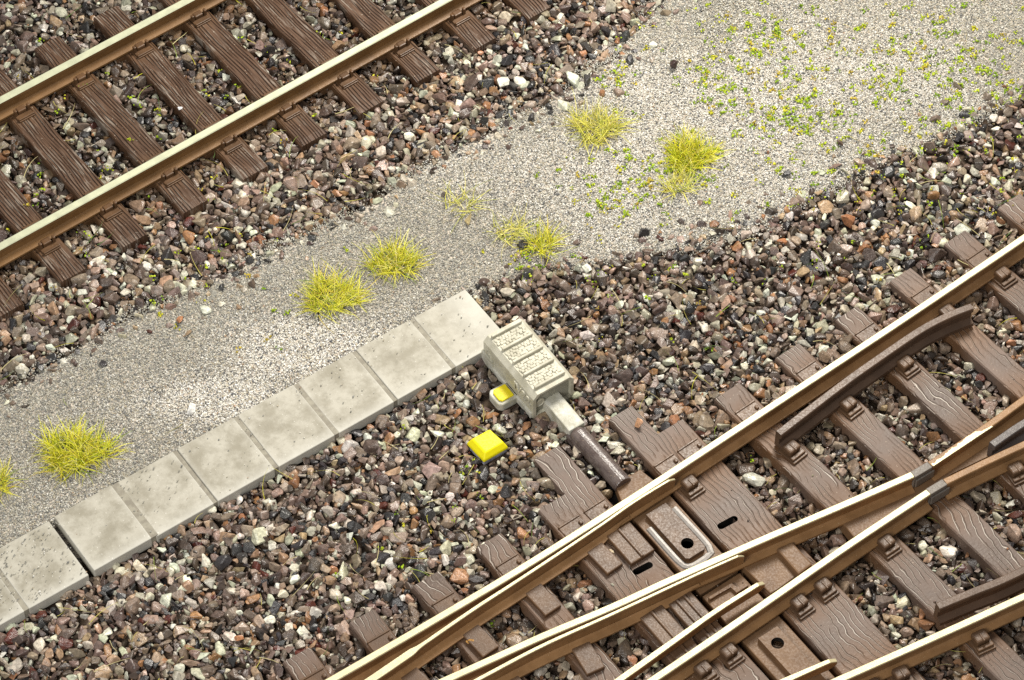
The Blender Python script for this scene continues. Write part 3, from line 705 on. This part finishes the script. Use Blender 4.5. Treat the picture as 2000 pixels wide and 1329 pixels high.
# ------------------------------------------------------------------ paving slabs
U = [P2(101.5, 1013, 0), P2(806, 621, 0)]; ux = U[1] - U[0]; su = np.linalg.norm(ux) / 6; ux /= np.linalg.norm(ux); uy = np.array([ux[1], -ux[0]])
dep = np.mean([np.linalg.norm(P2(*b) - P2(*a)) for a, b in (((222, 946), (303, 1048)), ((458.5, 813), (543, 910)), ((692, 687), (778, 782)), ((806, 621), (891, 719)))])
print('slab', su, dep)
SLABS = []
LBL = ['concrete paving slab cut off by the left picture edge', 'speckled concrete paving slab just left of the dark open joint',
       'concrete paving slab just right of the dark open joint', 'concrete slab with a small rust brown fleck near its lower joint', 'fifth paving slab counted from the point motor',
       'fourth paving slab counted from the point motor', 'third paving slab counted from the point motor', 'paving slab next to the one that touches the point motor', 'whitest end slab of the row, its corner touching the point motor']
for k in range(-2, 7):
    o0 = U[0] + ux * su * k; wid = su - .034 if k < 6 else su * .92
    x0, x1 = .008, wid - .0
    dz = {0: .012, 1: -.004}.get(k, random.uniform(-.004, .004)); x0 += .012 if k == 0 else 0
    bm = bmesh.new(); nx, ny = 14, 14
    box(bm, x0, x1, 0, dep, -.125, 0, .010, 3)
    top = [f for f in bm.faces if f.normal.z > .9 and f.calc_area() > .1]
    bmesh.ops.subdivide_edges(bm, edges=list({e for f in top for e in f.edges}), cuts=12, use_grid_fill=True)
    bmesh.ops.recalc_face_normals(bm, faces=bm.faces)
    me = bpy.data.meshes.new('paving_slab'); bm.to_mesh(me); bm.free()
    co = np.empty(len(me.vertices) * 3, 'f'); me.vertices.foreach_get('co', co); co = co.reshape(-1, 3)
    de = np.minimum(np.minimum(co[:, 0] - x0, x1 - co[:, 0]), dep - co[:, 1])
    ed = np.clip(1 - (dep - co[:, 1]) / .12, 0, 1) * .8 + np.clip(1 - de / .03, 0, 1) * .5
    if k == 6: ed = np.maximum(ed, np.clip((co[:, 0] - .18) / .25, 0, 1) * .9)
    a = me.attributes.new('edge', 'FLOAT', 'POINT'); a.data.foreach_set('value', np.clip(ed, 0, 1).astype('f'))
    # local y runs away from the sand: mirror so that +y = uy
    rot = Matrix((Vector((ux[0], ux[1], 0)), Vector((uy[0], uy[1], 0)), Vector((0, 0, -1)))).transposed()
    co2 = co.copy(); co2[:, 1] = -co[:, 1]; me.vertices.foreach_set('co', co2.ravel()); me.flip_normals()
    ang = math.atan2(ux[1], ux[0]) + random.uniform(-.004, .004)
    o = obj('paving_slab', me, M['concrete'], None, (o0[0], o0[1], dz), ang)
    tag(o, LBL[k + 2], 'paving slab', 'concrete paving slabs in a row', 'thing')
    SLABS.append((o0, ux, uy, su, dep))
    if k not in (-1, 6):
        bm = bmesh.new(); box(bm, x1 - .02, su + .03, -dep + .006, -.004, -.12, -.008, .003); p_ = o0
        obj('joint_strip', bm, M['mortar'], o, (p_[0], p_[1], dz), ang)
# mortar strip seen in the joints
# ------------------------------------------------------------------ heights
def slab_dist(xy):
    """signed distances along and across the slab row"""
    r = xy - U[0]; return r @ ux, r @ uy
M_C, M_AX, M_AY = c, ax, ay
def turnout_zone(px): return in_poly(px, [(300, 1500), (640, 1340), (1330, 930), (2000, 480), (2400, 200), (2600, 1700), (300, 1700)])
def track_zone(px): return in_poly(px, [(-600, 860), (0, 545), (960, 30), (1500, -280), (-600, -400), (-900, 400)])
def height(xy):
    px = to_px(xy, -.05); s = in_poly(px, SAND)
    db = np.minimum(dist_line(px, UB), dist_line(px, LB)) / 220.0
    z = np.where(s, -.045 + .02 * smooth_noise(xy, 1.5, 3) + .006 * smooth_noise(xy, 6, 4), -.075 + .028 * smooth_noise(xy, 2.2, 5))
    z = np.where(~s & turnout_zone(px), -.125 + .02 * smooth_noise(xy, 3, 6), z)
    z = np.where(~s & track_zone(px), -.105 + .02 * smooth_noise(xy, 3, 8), z)
    z = np.where(~s & ~turnout_zone(px) & ~track_zone(px), z + (-.030 - z) * np.clip(1 - db / .45, 0, 1) * .9, z)
    a, b = slab_dist(xy)
    near = (a > -1.6) & (a < su * 6.95)
    z = np.where(near & (b > dep - .05) & (b < dep + .35), np.minimum(z, -.092 + .03 * np.clip((b - dep) / .35, 0, 1) + .015 * smooth_noise(xy, 4, 9)), z)
    z = np.where(near & (b > -.0) & (b < dep), np.minimum(z, -.14), z)
    return z
# ------------------------------------------------------------------ ground
nx, ny = 300, 270
gx, gy = np.meshgrid(np.linspace(-9, 9, nx), np.linspace(-7, 9, ny)); xy = np.stack([gx.ravel(), gy.ravel()], 1)
px = to_px(xy, -.05); sm = in_poly(px, SAND); hz = height(xy); z = np.where(sm, hz, hz - .06)
verts = np.c_[xy, z]; idx = np.arange(nx * ny).reshape(ny, nx)
faces = np.stack([idx[:-1, :-1], idx[:-1, 1:], idx[1:, 1:], idx[1:, :-1]], -1).reshape(-1, 4)
def np_mesh(name, v, f, attrs=None, smooth=False):
    me = bpy.data.meshes.new(name); k = f.shape[1]
    me.vertices.add(len(v)); me.vertices.foreach_set('co', np.ascontiguousarray(v, 'f').ravel())
    me.loops.add(f.size); me.loops.foreach_set('vertex_index', np.ascontiguousarray(f, 'i').ravel())
    me.polygons.add(len(f)); me.polygons.foreach_set('loop_start', (np.arange(len(f)) * k).astype('i')); me.polygons.foreach_set('loop_total', np.full(len(f), k, 'i'))
    me.polygons.foreach_set('use_smooth', np.full(len(f), smooth, bool))
    for nm, (typ, data) in (attrs or {}).items():
        a = me.attributes.new(nm, typ, 'POINT'); a.data.foreach_set('color' if 'COLOR' in typ else 'value', np.ascontiguousarray(data, 'f').ravel())
    me.update(calc_edges=True); return me
g = obj('ground', np_mesh('ground', verts, faces, {'sandy': ('FLOAT', sm.astype('f'))}, True), M['ground']); tag(g, kind='structure')

# ------------------------------------------------------------------ scatter helpers
def ico(sub):
    b = bmesh.new(); bmesh.ops.create_icosphere(b, subdivisions=sub, radius=1.0)
    v = np.array([x.co[:] for x in b.verts]); f = np.array([[x.index for x in q.verts] for q in b.faces]); b.free(); return v, f
def stone_protos(n, sub, seed):
    """crushed stones: convex chips with slightly worn edges, a few of them rounder"""
    r = np.random.default_rng(seed); out = []
    for k in range(n):
        m = r.integers(8, 15); q = r.normal(size=(m, 3)); q /= np.linalg.norm(q, axis=1)[:, None]; q *= r.uniform(.72, 1.08, (m, 1))
        q *= np.array([1.0, r.uniform(.58, .95), r.uniform(.48, .85)])
        b = bmesh.new(); vs = [b.verts.new(p) for p in q]
        bmesh.ops.convex_hull(b, input=vs); loose_ = [v for v in b.verts if not v.link_faces]
        if loose_: bmesh.ops.delete(b, geom=loose_, context='VERTS')
        if sub > 1: bmesh.ops.bevel(b, geom=b.edges[:], offset=float(r.uniform(.05, .13)), segments=1, affect='EDGES', clamp_overlap=True)
        bmesh.ops.triangulate(b, faces=b.faces[:]); b.verts.ensure_lookup_table(); b.verts.index_update()
        v = np.array([x.co[:] for x in b.verts]); f = np.array([[x.index for x in p.verts] for p in b.faces]); b.free()
        v -= (v.max(0) + v.min(0)) / 2; out.append((v / np.abs(v).max(), f))
    return out, None
def rot_mats(n, r):
    q = r.normal(size=(n, 4)); q /= np.linalg.norm(q, axis=1)[:, None]; w, x, y, z = q.T
    return np.stack([1 - 2 * (y * y + z * z), 2 * (x * y - z * w), 2 * (x * z + y * w), 2 * (x * y + z * w), 1 - 2 * (x * x + z * z), 2 * (y * z - x * w), 2 * (x * z - y * w), 2 * (y * z + x * w), 1 - 2 * (x * x + y * y)], 1).reshape(-1, 3, 3)
def stones_geo(pos, rad, protos, f, r, col=None):
    R = rot_mats(len(pos), r); pi = r.integers(0, len(protos), len(pos)); V, Fc, Cc, n0 = [], [], [], 0
    for k, p in enumerate(protos):
        i = np.where(pi == k)[0]
        if not len(i): continue
        pv, pf = p if isinstance(p, tuple) else (p, f)
        v = np.einsum('nij,kj->nki', R[i], pv) * rad[i][:, None, None]; v[:, :, 2] *= .85; v += pos[i][:, None, :]; nv = len(pv)
        Fc.append((pf[None] + (np.arange(len(i)) * nv)[:, None, None]).reshape(-1, 3) + n0); V.append(v.reshape(-1, 3)); n0 += len(i) * nv
        if col is not None: Cc.append(np.repeat(np.c_[col[i], np.ones(len(i))], nv, 0))
    return np.vstack(V), np.vstack(Fc), np.vstack(Cc) if Cc else None
PAL = [((.068, .048, .038), 17), ((.142, .102, .078), 22), ((.240, .182, .136), 15), ((.028, .026, .026), 12), ((.39, .365, .28), 12), ((.52, .50, .41), 7.5), ((.30, .205, .125), 7.5), ((.26, .130, .060), 4.5), ((.27, .19, .145), 6), ((.07, .018, .011), 1.5)]
PW_ = np.array([p[1] for p in PAL], float); PW_ /= PW_.sum(); PC = np.array([p[0] for p in PAL])
def stone_colors(n, r):
    c_ = PC[r.choice(len(PAL), n, p=PW_)] * r.uniform(.75, 1.3, (n, 1)); return np.clip(c_ * r.uniform(.93, 1.07, (n, 3)), .008, .85)
def rects(xy, grow=0.0):
    """inside any timber, slab, motor, marker or rod"""
    hit_ = np.zeros(len(xy), bool)
    for b_, n_, d_, L_, w_ in OLD_SLEEPERS:
        r_ = xy - b_; hit_ |= (r_ @ n_ > -grow) & (r_ @ n_ < L_ + grow) & (np.abs(r_ @ d_) < w_ / 2 + grow)
    for c_, d_, p_, s_, L_, w_ in NEW_SLEEPERS:
        r_ = xy - c_; hit_ |= (r_ @ d_ > s_ - grow) & (r_ @ d_ < L_ + grow) & (np.abs(r_ @ p_) < w_ / 2 + grow)
    a, b = slab_dist(xy); hit_ |= (a > -2 * su - grow) & (a < su * 6.92 + grow) & (b > -grow) & (b < dep + grow)
    r_ = xy - M_C; hit_ |= (np.abs(r_ @ M_AX) < Lm / 2 + grow) & (np.abs(r_ @ M_AY) < Wm / 2 + grow + .02)
    r_ = xy - cq; hit_ |= np.hypot(*r_.T) < .15 + grow
    r_ = xy - a0; u_ = np.array([math.cos(aA), math.sin(aA)]); v_ = np.array([-u_[1], u_[0]]); hit_ |= (r_ @ u_ > -.1) & (r_ @ u_ < La + Lr + .1 + grow) & (np.abs(r_ @ v_) < .09 + grow)
    r_ = xy - qi; hit_ |= (np.abs(r_ @ M_AX) < .13 + grow) & (np.abs(r_ @ M_AY) < .14 + grow)
    r_ = xy - oT; hit_ |= (r_ @ W_DIR > t1 - .3) & (np.abs(r_ @ per) < half + grow)
    return hit_
def sample(n, r, margin=170):
    """points spread evenly over the ground that the picture shows, with a margin"""
    cs = np.array([P2(x, y) for x, y in ((-margin, -margin), (PW + margin, -margin), (PW + margin, PH + margin), (-margin, PH + margin))])
    lo, hi = cs.min(0), cs.max(0); xy = r.uniform(lo, hi, (int(n), 2)); px = to_px(xy, -.05)
    k = (px[:, 0] > -margin) & (px[:, 0] < PW + margin) & (px[:, 1] > -margin) & (px[:, 1] < PH + margin); return xy[k], px[k]
def spread(xy, rad, k=1.0):
    """drop points closer than k times their radii"""
    cell = .08; grid = {}; keep = np.zeros(len(xy), bool)
    for i, (x, y) in enumerate(xy):
        cx, cy = int(x // cell), int(y // cell); ok = True
        for a in (-2, -1, 0, 1, 2):
            for b in (-2, -1, 0, 1, 2):
                for j in grid.get((cx + a, cy + b), ()):
                    if (xy[j, 0] - x) ** 2 + (xy[j, 1] - y) ** 2 < (k * (rad[i] + rad[j])) ** 2: ok = False; break
                if not ok: break
            if not ok: break
        if ok: keep[i] = True; grid.setdefault((cx, cy), []).append(i)
    return keep
def rail_tint(xy, col):
    d = np.full(len(xy), 9.0)
    for l in RAIL_LINES: d = np.minimum(d, dist_line(xy, l[::3]))
    k = np.clip(1 - (d - .08) / .38, 0, 1)[:, None] * .68 * np.where(track_zone(to_px(xy))[:, None], 1.0, .8)
    lum = np.minimum(col.mean(1, keepdims=True), .30)
    return col * (1 - k) + k * (np.array([[.26, .155, .08]]) * (.22 + 1.9 * lum))
# ------------------------------------------------------------------ ballast
def zone_tone(px):  # stone tone by area; darker track stones also have the upper-left vignette painted in
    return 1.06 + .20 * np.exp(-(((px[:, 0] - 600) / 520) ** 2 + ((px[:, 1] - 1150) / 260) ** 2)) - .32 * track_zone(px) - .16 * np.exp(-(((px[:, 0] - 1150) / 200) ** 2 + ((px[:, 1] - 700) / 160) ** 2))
def build_ballast():
    r = np.random.default_rng(21); V, Fs, C_, n0 = [], [], [], 0
    PR2 = stone_protos(26, 2, 5); PR1 = stone_protos(16, 1, 6)
    for layer in (0, 1):
        xy, px = sample(46000 if layer == 0 else 85000, r)
        jit = np.stack([smooth_noise(xy, 7, 31), smooth_noise(xy, 7, 32)], 1) * 13
        keep = ~in_poly(px + jit, SAND)
        edge = np.minimum(dist_line(px, UB), dist_line(px, LB))
        loose = in_poly(px, SAND) & (r.uniform(size=len(xy)) < .40 * np.exp(-edge / 18.0)) & (edge < 80) & (layer == 1)
        thin = (edge < 24) & (r.uniform(size=len(xy)) < .35)
        keep = (keep & ~thin) | loose
        rad = np.clip(r.lognormal(math.log(.051), .30, len(xy)), .024, .086)
        tz = turnout_zone(px); keep &= ~rects(xy, .012)
        xy, px, rad, tz, loose = xy[keep], px[keep], rad[keep], tz[keep], loose[keep]
        rad = np.where(loose, rad * .75, rad)
        k = spread(xy, rad, .52 if layer == 0 else .56); xy, px, rad, loose = xy[k], px[k], rad[k], loose[k]
        z = height(xy) + (-.040 if layer == 0 else .0) + r.normal(size=len(xy)) * .010
        z = np.where(loose, height(xy) + rad * .15, z)
        near_rail = np.full(len(xy), 9.0)
        for l in RAIL_LINES: near_rail = np.minimum(near_rail, dist_line(xy, l[::3]))
        z = np.where(near_rail < .16, np.minimum(z, .012 - rad * .7), z)
        col = rail_tint(xy, stone_colors(len(xy), r) * zone_tone(px)[:, None])
        pr, f = PR2 if layer == 1 else PR1
        v, ff, cc_ = stones_geo(np.c_[xy, z], rad, pr, f, r, col)
        V.append(v); Fs.append(ff + n0); n0 += len(v); C_.append(cc_)
        print('ballast layer', layer, len(xy))
    xy, px = sample(60000, r); rc_ = rects(xy, .004); a_, b_ = slab_dist(xy); k = ~in_poly(px, SAND) & (~rc_ | ((r.uniform(size=len(xy)) < .022) & turnout_zone(px))); xy = xy[k][:17000]; rc_ = rc_[k][:17000]
    rad = np.clip(r.lognormal(math.log(.020),   .35, len(xy)), .010, .036); rad = np.where(rc_, rad * .45, rad); v0, f = ico(1); pr = [v0 * r.uniform(.55, 1.1, 3) + r.normal(size=v0.shape) * .13 for _ in range(12)]
    z = np.where(rc_, rad * .4, height(xy) + r.uniform(-.03, .012, len(xy))); col = rail_tint(xy, stone_colors(len(xy), r)) * .9
    v, ff, cc_ = stones_geo(np.c_[xy, z], rad, pr, f, r, col); V.append(v); Fs.append(ff + n0); n0 += len(v); C_.append(cc_)
    o = obj('ballast', np_mesh('ballast', np.vstack(V), np.vstack(Fs), {'col': ('FLOAT_COLOR', np.vstack(C_))}), M['stone'])
    tag(o, 'mixed brown, black, white and orange crushed stone ballast around both tracks', 'ballast', kind='stuff')
build_ballast()
# ------------------------------------------------------------------ sand
def gauss(px, cx, cy, sx, sy): return np.exp(-(((px[:, 0] - cx) / sx) ** 2 + ((px[:, 1] - cy) / sy) ** 2))
def build_sand():
    r = np.random.default_rng(33); xy, px = sample(1350000, r, 110)
    jit = np.stack([smooth_noise(xy, 6, 41), smooth_noise(xy, 6, 42)], 1) * 16 + r.normal(size=xy.shape) * 13
    k = in_poly(px + jit, SAND); a, b = slab_dist(xy)
    on_slab = (a > -2 * su) & (a < su * 6.92) & (b > .03) & (b < dep)
    ons_ = on_slab & (r.uniform(size=len(xy)) < .003 + .03 * np.exp(-((a + .6) / 1.1) ** 2) + .02 * np.exp(-b / .08)); inr_ = (a > -2 * su) & (a < su * 6.9) & (b > .03) & (b < dep - .03)
    k = (k & ~on_slab) | (ons_ & inr_); xy, px, ons_ = xy[k], px[k], ons_[k]
    n = len(xy); rad = np.clip(r.lognormal(math.log(.0076), .28, n), .0045, .015)
    z = np.where(ons_, .004 + rad * .3, np.maximum(height(xy), -.06) + rad * .3 + r.normal(size=n) * .004)
    white = np.clip(.95 * gauss(px, 1560, 190, 420, 230) + .75 * gauss(px, 1250, 360, 260, 160) + 1.9 * gauss(px, 610, 680, 150, 60) + 1.4 * gauss(px, 430, 785, 140, 48) + .30 * smooth_noise(xy, 2.4, 51), 0, 1)
    pal = np.array([(.70, .67, .58), (.84, .82, .77), (.36, .335, .28), (.085, .095, .12), (.48, .41, .28), (.21, .205, .19), (.035, .036, .042), (.36, .20, .10)])
    wa = np.array([.16, .04, .28, .12, .17, .17, .05, .01]); wb = np.array([.36, .34, .08, .10, .06, .05, .035, .005])
    w = wa[None] * (1 - white[:, None]) + wb[None] * white[:, None]; cum = np.cumsum(w / w.sum(1, keepdims=True), 1)
    ci = (r.uniform(size=(n, 1)) > cum).sum(1).clip(0, 7); col = pal[ci] * r.uniform(.8, 1.2, (n, 1)); near_ = np.clip(1.6 * gauss(px, 600, 690, 150, 60) + 1.2 * gauss(px, 430, 785, 140, 48), 0, 1); col = col * (1 - .13 * (white * (1 - near_))[:, None]); soft = (.38 * (1 - white) + .12)[:, None]; col = col * (1 - soft) + soft * np.array([[.345, .338, .285]])
    v0 = np.array([(1, 0, 0), (-1, 0, 0), (0, 1, 0), (0, -1, 0), (0, 0, 1), (0, 0, -1)], float) * np.array([1, .85, .8])
    f0 = np.array([(0, 2, 4), (2, 1, 4), (1, 3, 4), (3, 0, 4), (2, 0, 5), (1, 2, 5), (3, 1, 5), (0, 3, 5)])
    v, f, cc_ = stones_geo(np.c_[xy, z], rad, [v0], f0, r, np.clip(col, 0, .85))
    o = obj('sand', np_mesh('sand', v, f, {'col': ('FLOAT_COLOR', cc_)}), M['grain'])
    tag(o, 'coarse grey, cream and white sand lying between the two tracks', 'sand', kind='stuff'); print('sand grains', n)
build_sand()
# ------------------------------------------------------------------ moss crumbs
def build_moss():
    r = np.random.default_rng(44); pts, sizes = [], []
    spots = [(1690, 150, 330, 170, 420), (1540, 225, 80, 40, 60), (1250, 350, 150, 80, 80), (1340, 330, 60, 40, 40), (1480, 60, 120, 50, 60), (1380, 170, 50, 60, 40), (1880, 120, 130, 120, 80),
             (1210, 150, 40, 40, 20), (1600, 370, 120, 60, 30), (1050, 500, 90, 60, 22), (1190, 400, 60, 40, 24), (280, 240, 230, 150, 70), (60, 420, 120, 100, 22), (640, 120, 160, 90, 20), (420, 560, 260, 120, 30),
             (1000, 1000, 420, 160, 26), (1750, 420, 180, 110, 26), (1250, 560, 200, 90, 22)]
    for cx, cy, sx, sy, n in spots:
        q = np.c_[r.normal(cx, sx * .6, n), r.normal(cy, sy * .6, n)]; pts.append(q)
    px = np.vstack(pts); xy = np.array([P2(x, y, -.03) for x, y in px]); s = in_poly(px, SAND)
    V, Fc, C_, n0 = [], [], [], 0; v0, f0 = ico(1)
    cols = np.array([(.30, .42, .02), (.40, .48, .03), (.20, .32, .02), (.50, .48, .04), (.46, .36, .05)])
    a_, b_ = slab_dist(xy); keep = ((~rects(xy, .01)) | (r.uniform(size=len(xy)) < .10)) & ~((b_ > -.01) & (b_ < dep + .02) & (a_ < su * 7))
    tops = np.where(rects(xy, 0), .004, height(xy) + np.where(s, .01, .035))
    for p, zt_, ss in zip(xy[keep], tops[keep], s[keep]):
        m = r.integers(3, 11) if ss else r.integers(2, 6); c0 = cols[r.choice(5, p=[.30, .30, .16, .16, .08])]
        for _ in range(m):
            v = v0[:12] if False else v0; rad = r.uniform(.005, .013); off = np.array([r.normal() * .019, r.normal() * .017, abs(r.normal()) * .010])
            vv = v * rad * r.uniform(.5, 1.3, 3) + r.normal(size=v.shape) * rad * .25 + np.array([p[0], p[1], zt_]) + off
            V.append(vv); Fc.append(f0 + n0); n0 += len(vv); C_.append(np.repeat([[*(c0 * r.uniform(.75, 1.25)), 1.0]], len(vv), 0))
    o = obj('moss', np_mesh('moss', np.vstack(V), np.vstack(Fc), {'col': ('FLOAT_COLOR', np.vstack(C_))}), M['moss'])
    tag(o, 'bright green and ochre moss crumbs sprinkled over the sand and ballast', 'moss', kind='stuff')
build_moss()
# ------------------------------------------------------------------ static grass
def blade_geo(base, dirv, length, bend, rad, r, seg=5, wig=.0):
    d = np.array(dirv, float); d /= np.linalg.norm(d); p = np.array(base, float); out = []
    side = np.cross(d, [0, 0, 1.0]); side /= np.linalg.norm(side) + 1e-9
    curl = r.normal() * wig
    for i in range(seg + 1):
        t_ = i / seg; rr_ = rad * (1 - .75 * t_); up = np.cross(side, d); up /= np.linalg.norm(up) + 1e-9
        out.append([p + rr_ * (side * math.cos(a) + up * math.sin(a)) for a in (0, 2.094, 4.189)])
        d = d + np.array([0, 0, -bend / seg]) + side * curl / seg; d /= np.linalg.norm(d); p = p + d * length / seg
    v = np.array(out).reshape(-1, 3); f = []
    for i in range(seg):
        for k in range(3):
            a, b = i * 3 + k, i * 3 + (k + 1) % 3; f.append((a, b, b + 3, a + 3))
    return v, np.array(f)
GCOL = np.array([(.68, .66, .04), (.76, .70, .08), (.52, .58, .03), (.80, .74, .26), (.24, .34, .03), (.66, .52, .09)])
def tuft(cx, cy, wx, hy, n, label, pale=0.0, seed=0, ln=1.0):
    r = np.random.default_rng(100 + seed); c0 = P2(cx, cy, -.03); sx = wx / 2 / 220.0; sy = hy / 2 / 220.0 / .8
    V, Fc, C_, n0 = [], [], [], 0; gz = height(np.array([c0]))[0]
    for _ in range(int(n * 1.35)):
        th = r.uniform(0, 6.283); q = math.sqrt(r.uniform()) * .70 * (1 + .25 * math.sin(3 * th + seed)); off = np.array([math.cos(th) * q * sx, math.sin(th) * q * sy])
        th2 = th + r.normal() * 1.5; lean = r.uniform(.1, 1.15); L = r.uniform(.10, .275) * ln * (1.25 if r.uniform() < .15 else 1)
        base = np.array([off[0], off[1], -.004]); dv = (math.cos(th2) * lean, math.sin(th2) * lean, r.uniform(.35, 1.0))
        v, f = blade_geo(base, dv, L, r.uniform(.1, 1.0), r.uniform(.0036, .0058), r, wig=.7)
        v[:, 2] = np.maximum(v[:, 2], .006 + r.uniform(0, .01))
        col = GCOL[r.choice(6, p=[.34, .24, .16, .12, .08, .06])] * r.uniform(.75, 1.2); col = col * (1 - pale) + pale * np.array([.60, .57, .30])
        V.append(v); Fc.append(f + n0); n0 += len(v); C_.append(np.repeat([[*np.clip(col, 0, .85), 1.0]], len(v), 0))
    o = obj('grass_tuft', np_mesh('grass_tuft', np.vstack(V), np.vstack(Fc), {'col': ('FLOAT_COLOR', np.vstack(C_))}), M['blade'], None, (c0[0], c0[1], gz))
    tag(o, label, 'grass tuft', 'yellow green grass tufts on the sand')
tuft(148, 885, 165, 95, 520, 'largest yellow green grass tuft, above the slabs at the left', 0, 1)
tuft(650, 582, 135, 88, 330, 'yellow grass tuft touching the slab row, left one of a close pair', .05, 2)
tuft(768, 514, 115, 75, 260, 'yellow grass tuft just up and right of its close twin above the slabs', .05, 3)
tuft(903, 400, 90, 55, 34, 'thinnest grass tuft, a few pale green wisps beside the upper ballast', .35, 4, 1.1)
tuft(1058, 478, 70, 46, 120, 'small bright grass tuft above the point motor, denser half of a pair', .05, 5)
tuft(992, 452, 80, 50, 60, 'sparse straw coloured grass wisps left of the small bright tuft', .4, 6)
tuft(1165, 252, 125, 78, 260, 'pale straw yellow grass tuft next to the upper ballast edge', .28, 7)
tuft(1348, 305, 112, 80, 340, 'bright yellow grass tuft out in the mossy sand', 0, 8)
tuft(1328, 366, 80, 46, 70, 'loose thin grass wisps directly below the bright tuft in the mossy sand', .3, 9)
tuft(-4, 940, 50, 50, 90, 'grass tuft cut off by the left picture edge', .05, 10)
def build_fibres():
    r = np.random.default_rng(61); V, Fc, C_, n0 = [], [], [], 0
    xy, px = sample(3200, r, 60); s = in_poly(px, SAND)
    k = (~s & (r.uniform(size=len(s)) < .22)) | (s & (r.uniform(size=len(s)) < .018)); k &= ~rects(xy, .01); xy, px, s = xy[k], px[k], s[k]
    hz = height(xy) + np.where(s, .012, .045)
    for p, z in zip(xy, hz):
        th = r.uniform(0, 6.283); L = r.uniform(.10, .34)
        v, f = blade_geo((p[0], p[1], z), (math.cos(th), math.sin(th), r.uniform(.05, .7)), L, r.uniform(.2, .9), r.uniform(.0028, .0045), r, wig=1.3)
        v[:, 2] = np.maximum(v[:, 2], z - .01)
        col = np.array([(.46, .42, .10), (.52, .46, .22), (.22, .30, .04), (.08, .14, .03), (.50, .48, .04)])[r.choice(5, p=[.32, .28, .18, .12, .10])] * r.uniform(.7, 1.15)
        V.append(v); Fc.append(f + n0); n0 += len(v); C_.append(np.repeat([[*col, 1.0]], len(v), 0))
    o = obj('grass_fibres', np_mesh('grass_fibres', np.vstack(V), np.vstack(Fc), {'col': ('FLOAT_COLOR', np.vstack(C_))}), M['blade'])
    tag(o, 'stray green and straw coloured grass fibres strewn over the ballast', 'grass fibres', kind='stuff'); print('fibres', len(xy))
build_fibres()
# ------------------------------------------------------------------ single loose stones
PRL = stone_protos(14, 2, 77)
def loose(name, cx, cy, size_px, col, label, cat, z0=0.0, seed=0):
    r = np.random.default_rng(seed); p = P2(cx, cy, z0); rad = np.array([size_px / 220.0 / 1.7])
    v, f, cc_ = stones_geo(np.zeros((1, 3)), rad, [PRL[0][seed % 14]], PRL[1], r, np.array([col])); zb = v[:, 2].min(); v[:, 2] -= zb + rad[0] * .08
    o = obj(name, np_mesh(name, v, f, {'col': ('FLOAT_COLOR', cc_)}), M['stone'], None, (p[0], p[1], z0)); tag(o, label, cat, 'single loose stones'); return o
loose('pebble', 1248, 832, 22, (.55, .30, .16), 'orange pink pebble lying on the wide sleeper beside the rod cover', 'pebble', 0.0, 1)
loose('pebble', 923, 1257, 20, (.52, .27, .06), 'small amber pebble on a turnout sleeper between the brass rails', 'pebble', .0, 2)
loose('pebble', 1192, 1079, 14, (.55, .45, .30), 'tiny cream pebble on the slotted sleeper by the switch blade', 'pebble', .0, 3)
gs = -.035
loose('crumb', 374, 803, 22, (.80, .79, .75), 'white crumb lying on the sand just above the slab row', 'crumb', gs, 4)
loose('crumb', 1316, 131, 17, (.040, .022, .020), 'dark brown crumb alone on the pale sand near the top', 'crumb', gs, 5)
loose('pebble', 1640, 283, 16, (.12, .075, .055), 'small brown pebble on pale sand above the right hand ballast edge', 'pebble', gs, 6)
loose('pebble', 1535, 344, 20, (.035, .033, .034), 'black pebble on sand just off the right hand ballast edge', 'pebble', gs, 7)
loose('pebble', 352, 628, 16, (.40, .18, .08), 'rust orange pebble on sand below the upper ballast', 'pebble', gs, 8)
loose('pebble', 918, 432, 20, (.50, .40, .20), 'flat straw coloured chip on the sand under the thin wisps', 'chip', gs, 9)
loose('pebble', 1500, 300, 10, (.30, .14, .07), 'tiny rust brown pebble beside the bright tuft in the mossy sand', 'pebble', gs, 10)
loose('flake', 352, 213, 10, (.85, .85, .85), 'tiny white flake stuck on a dark upper left sleeper', 'flake', .0, 11)
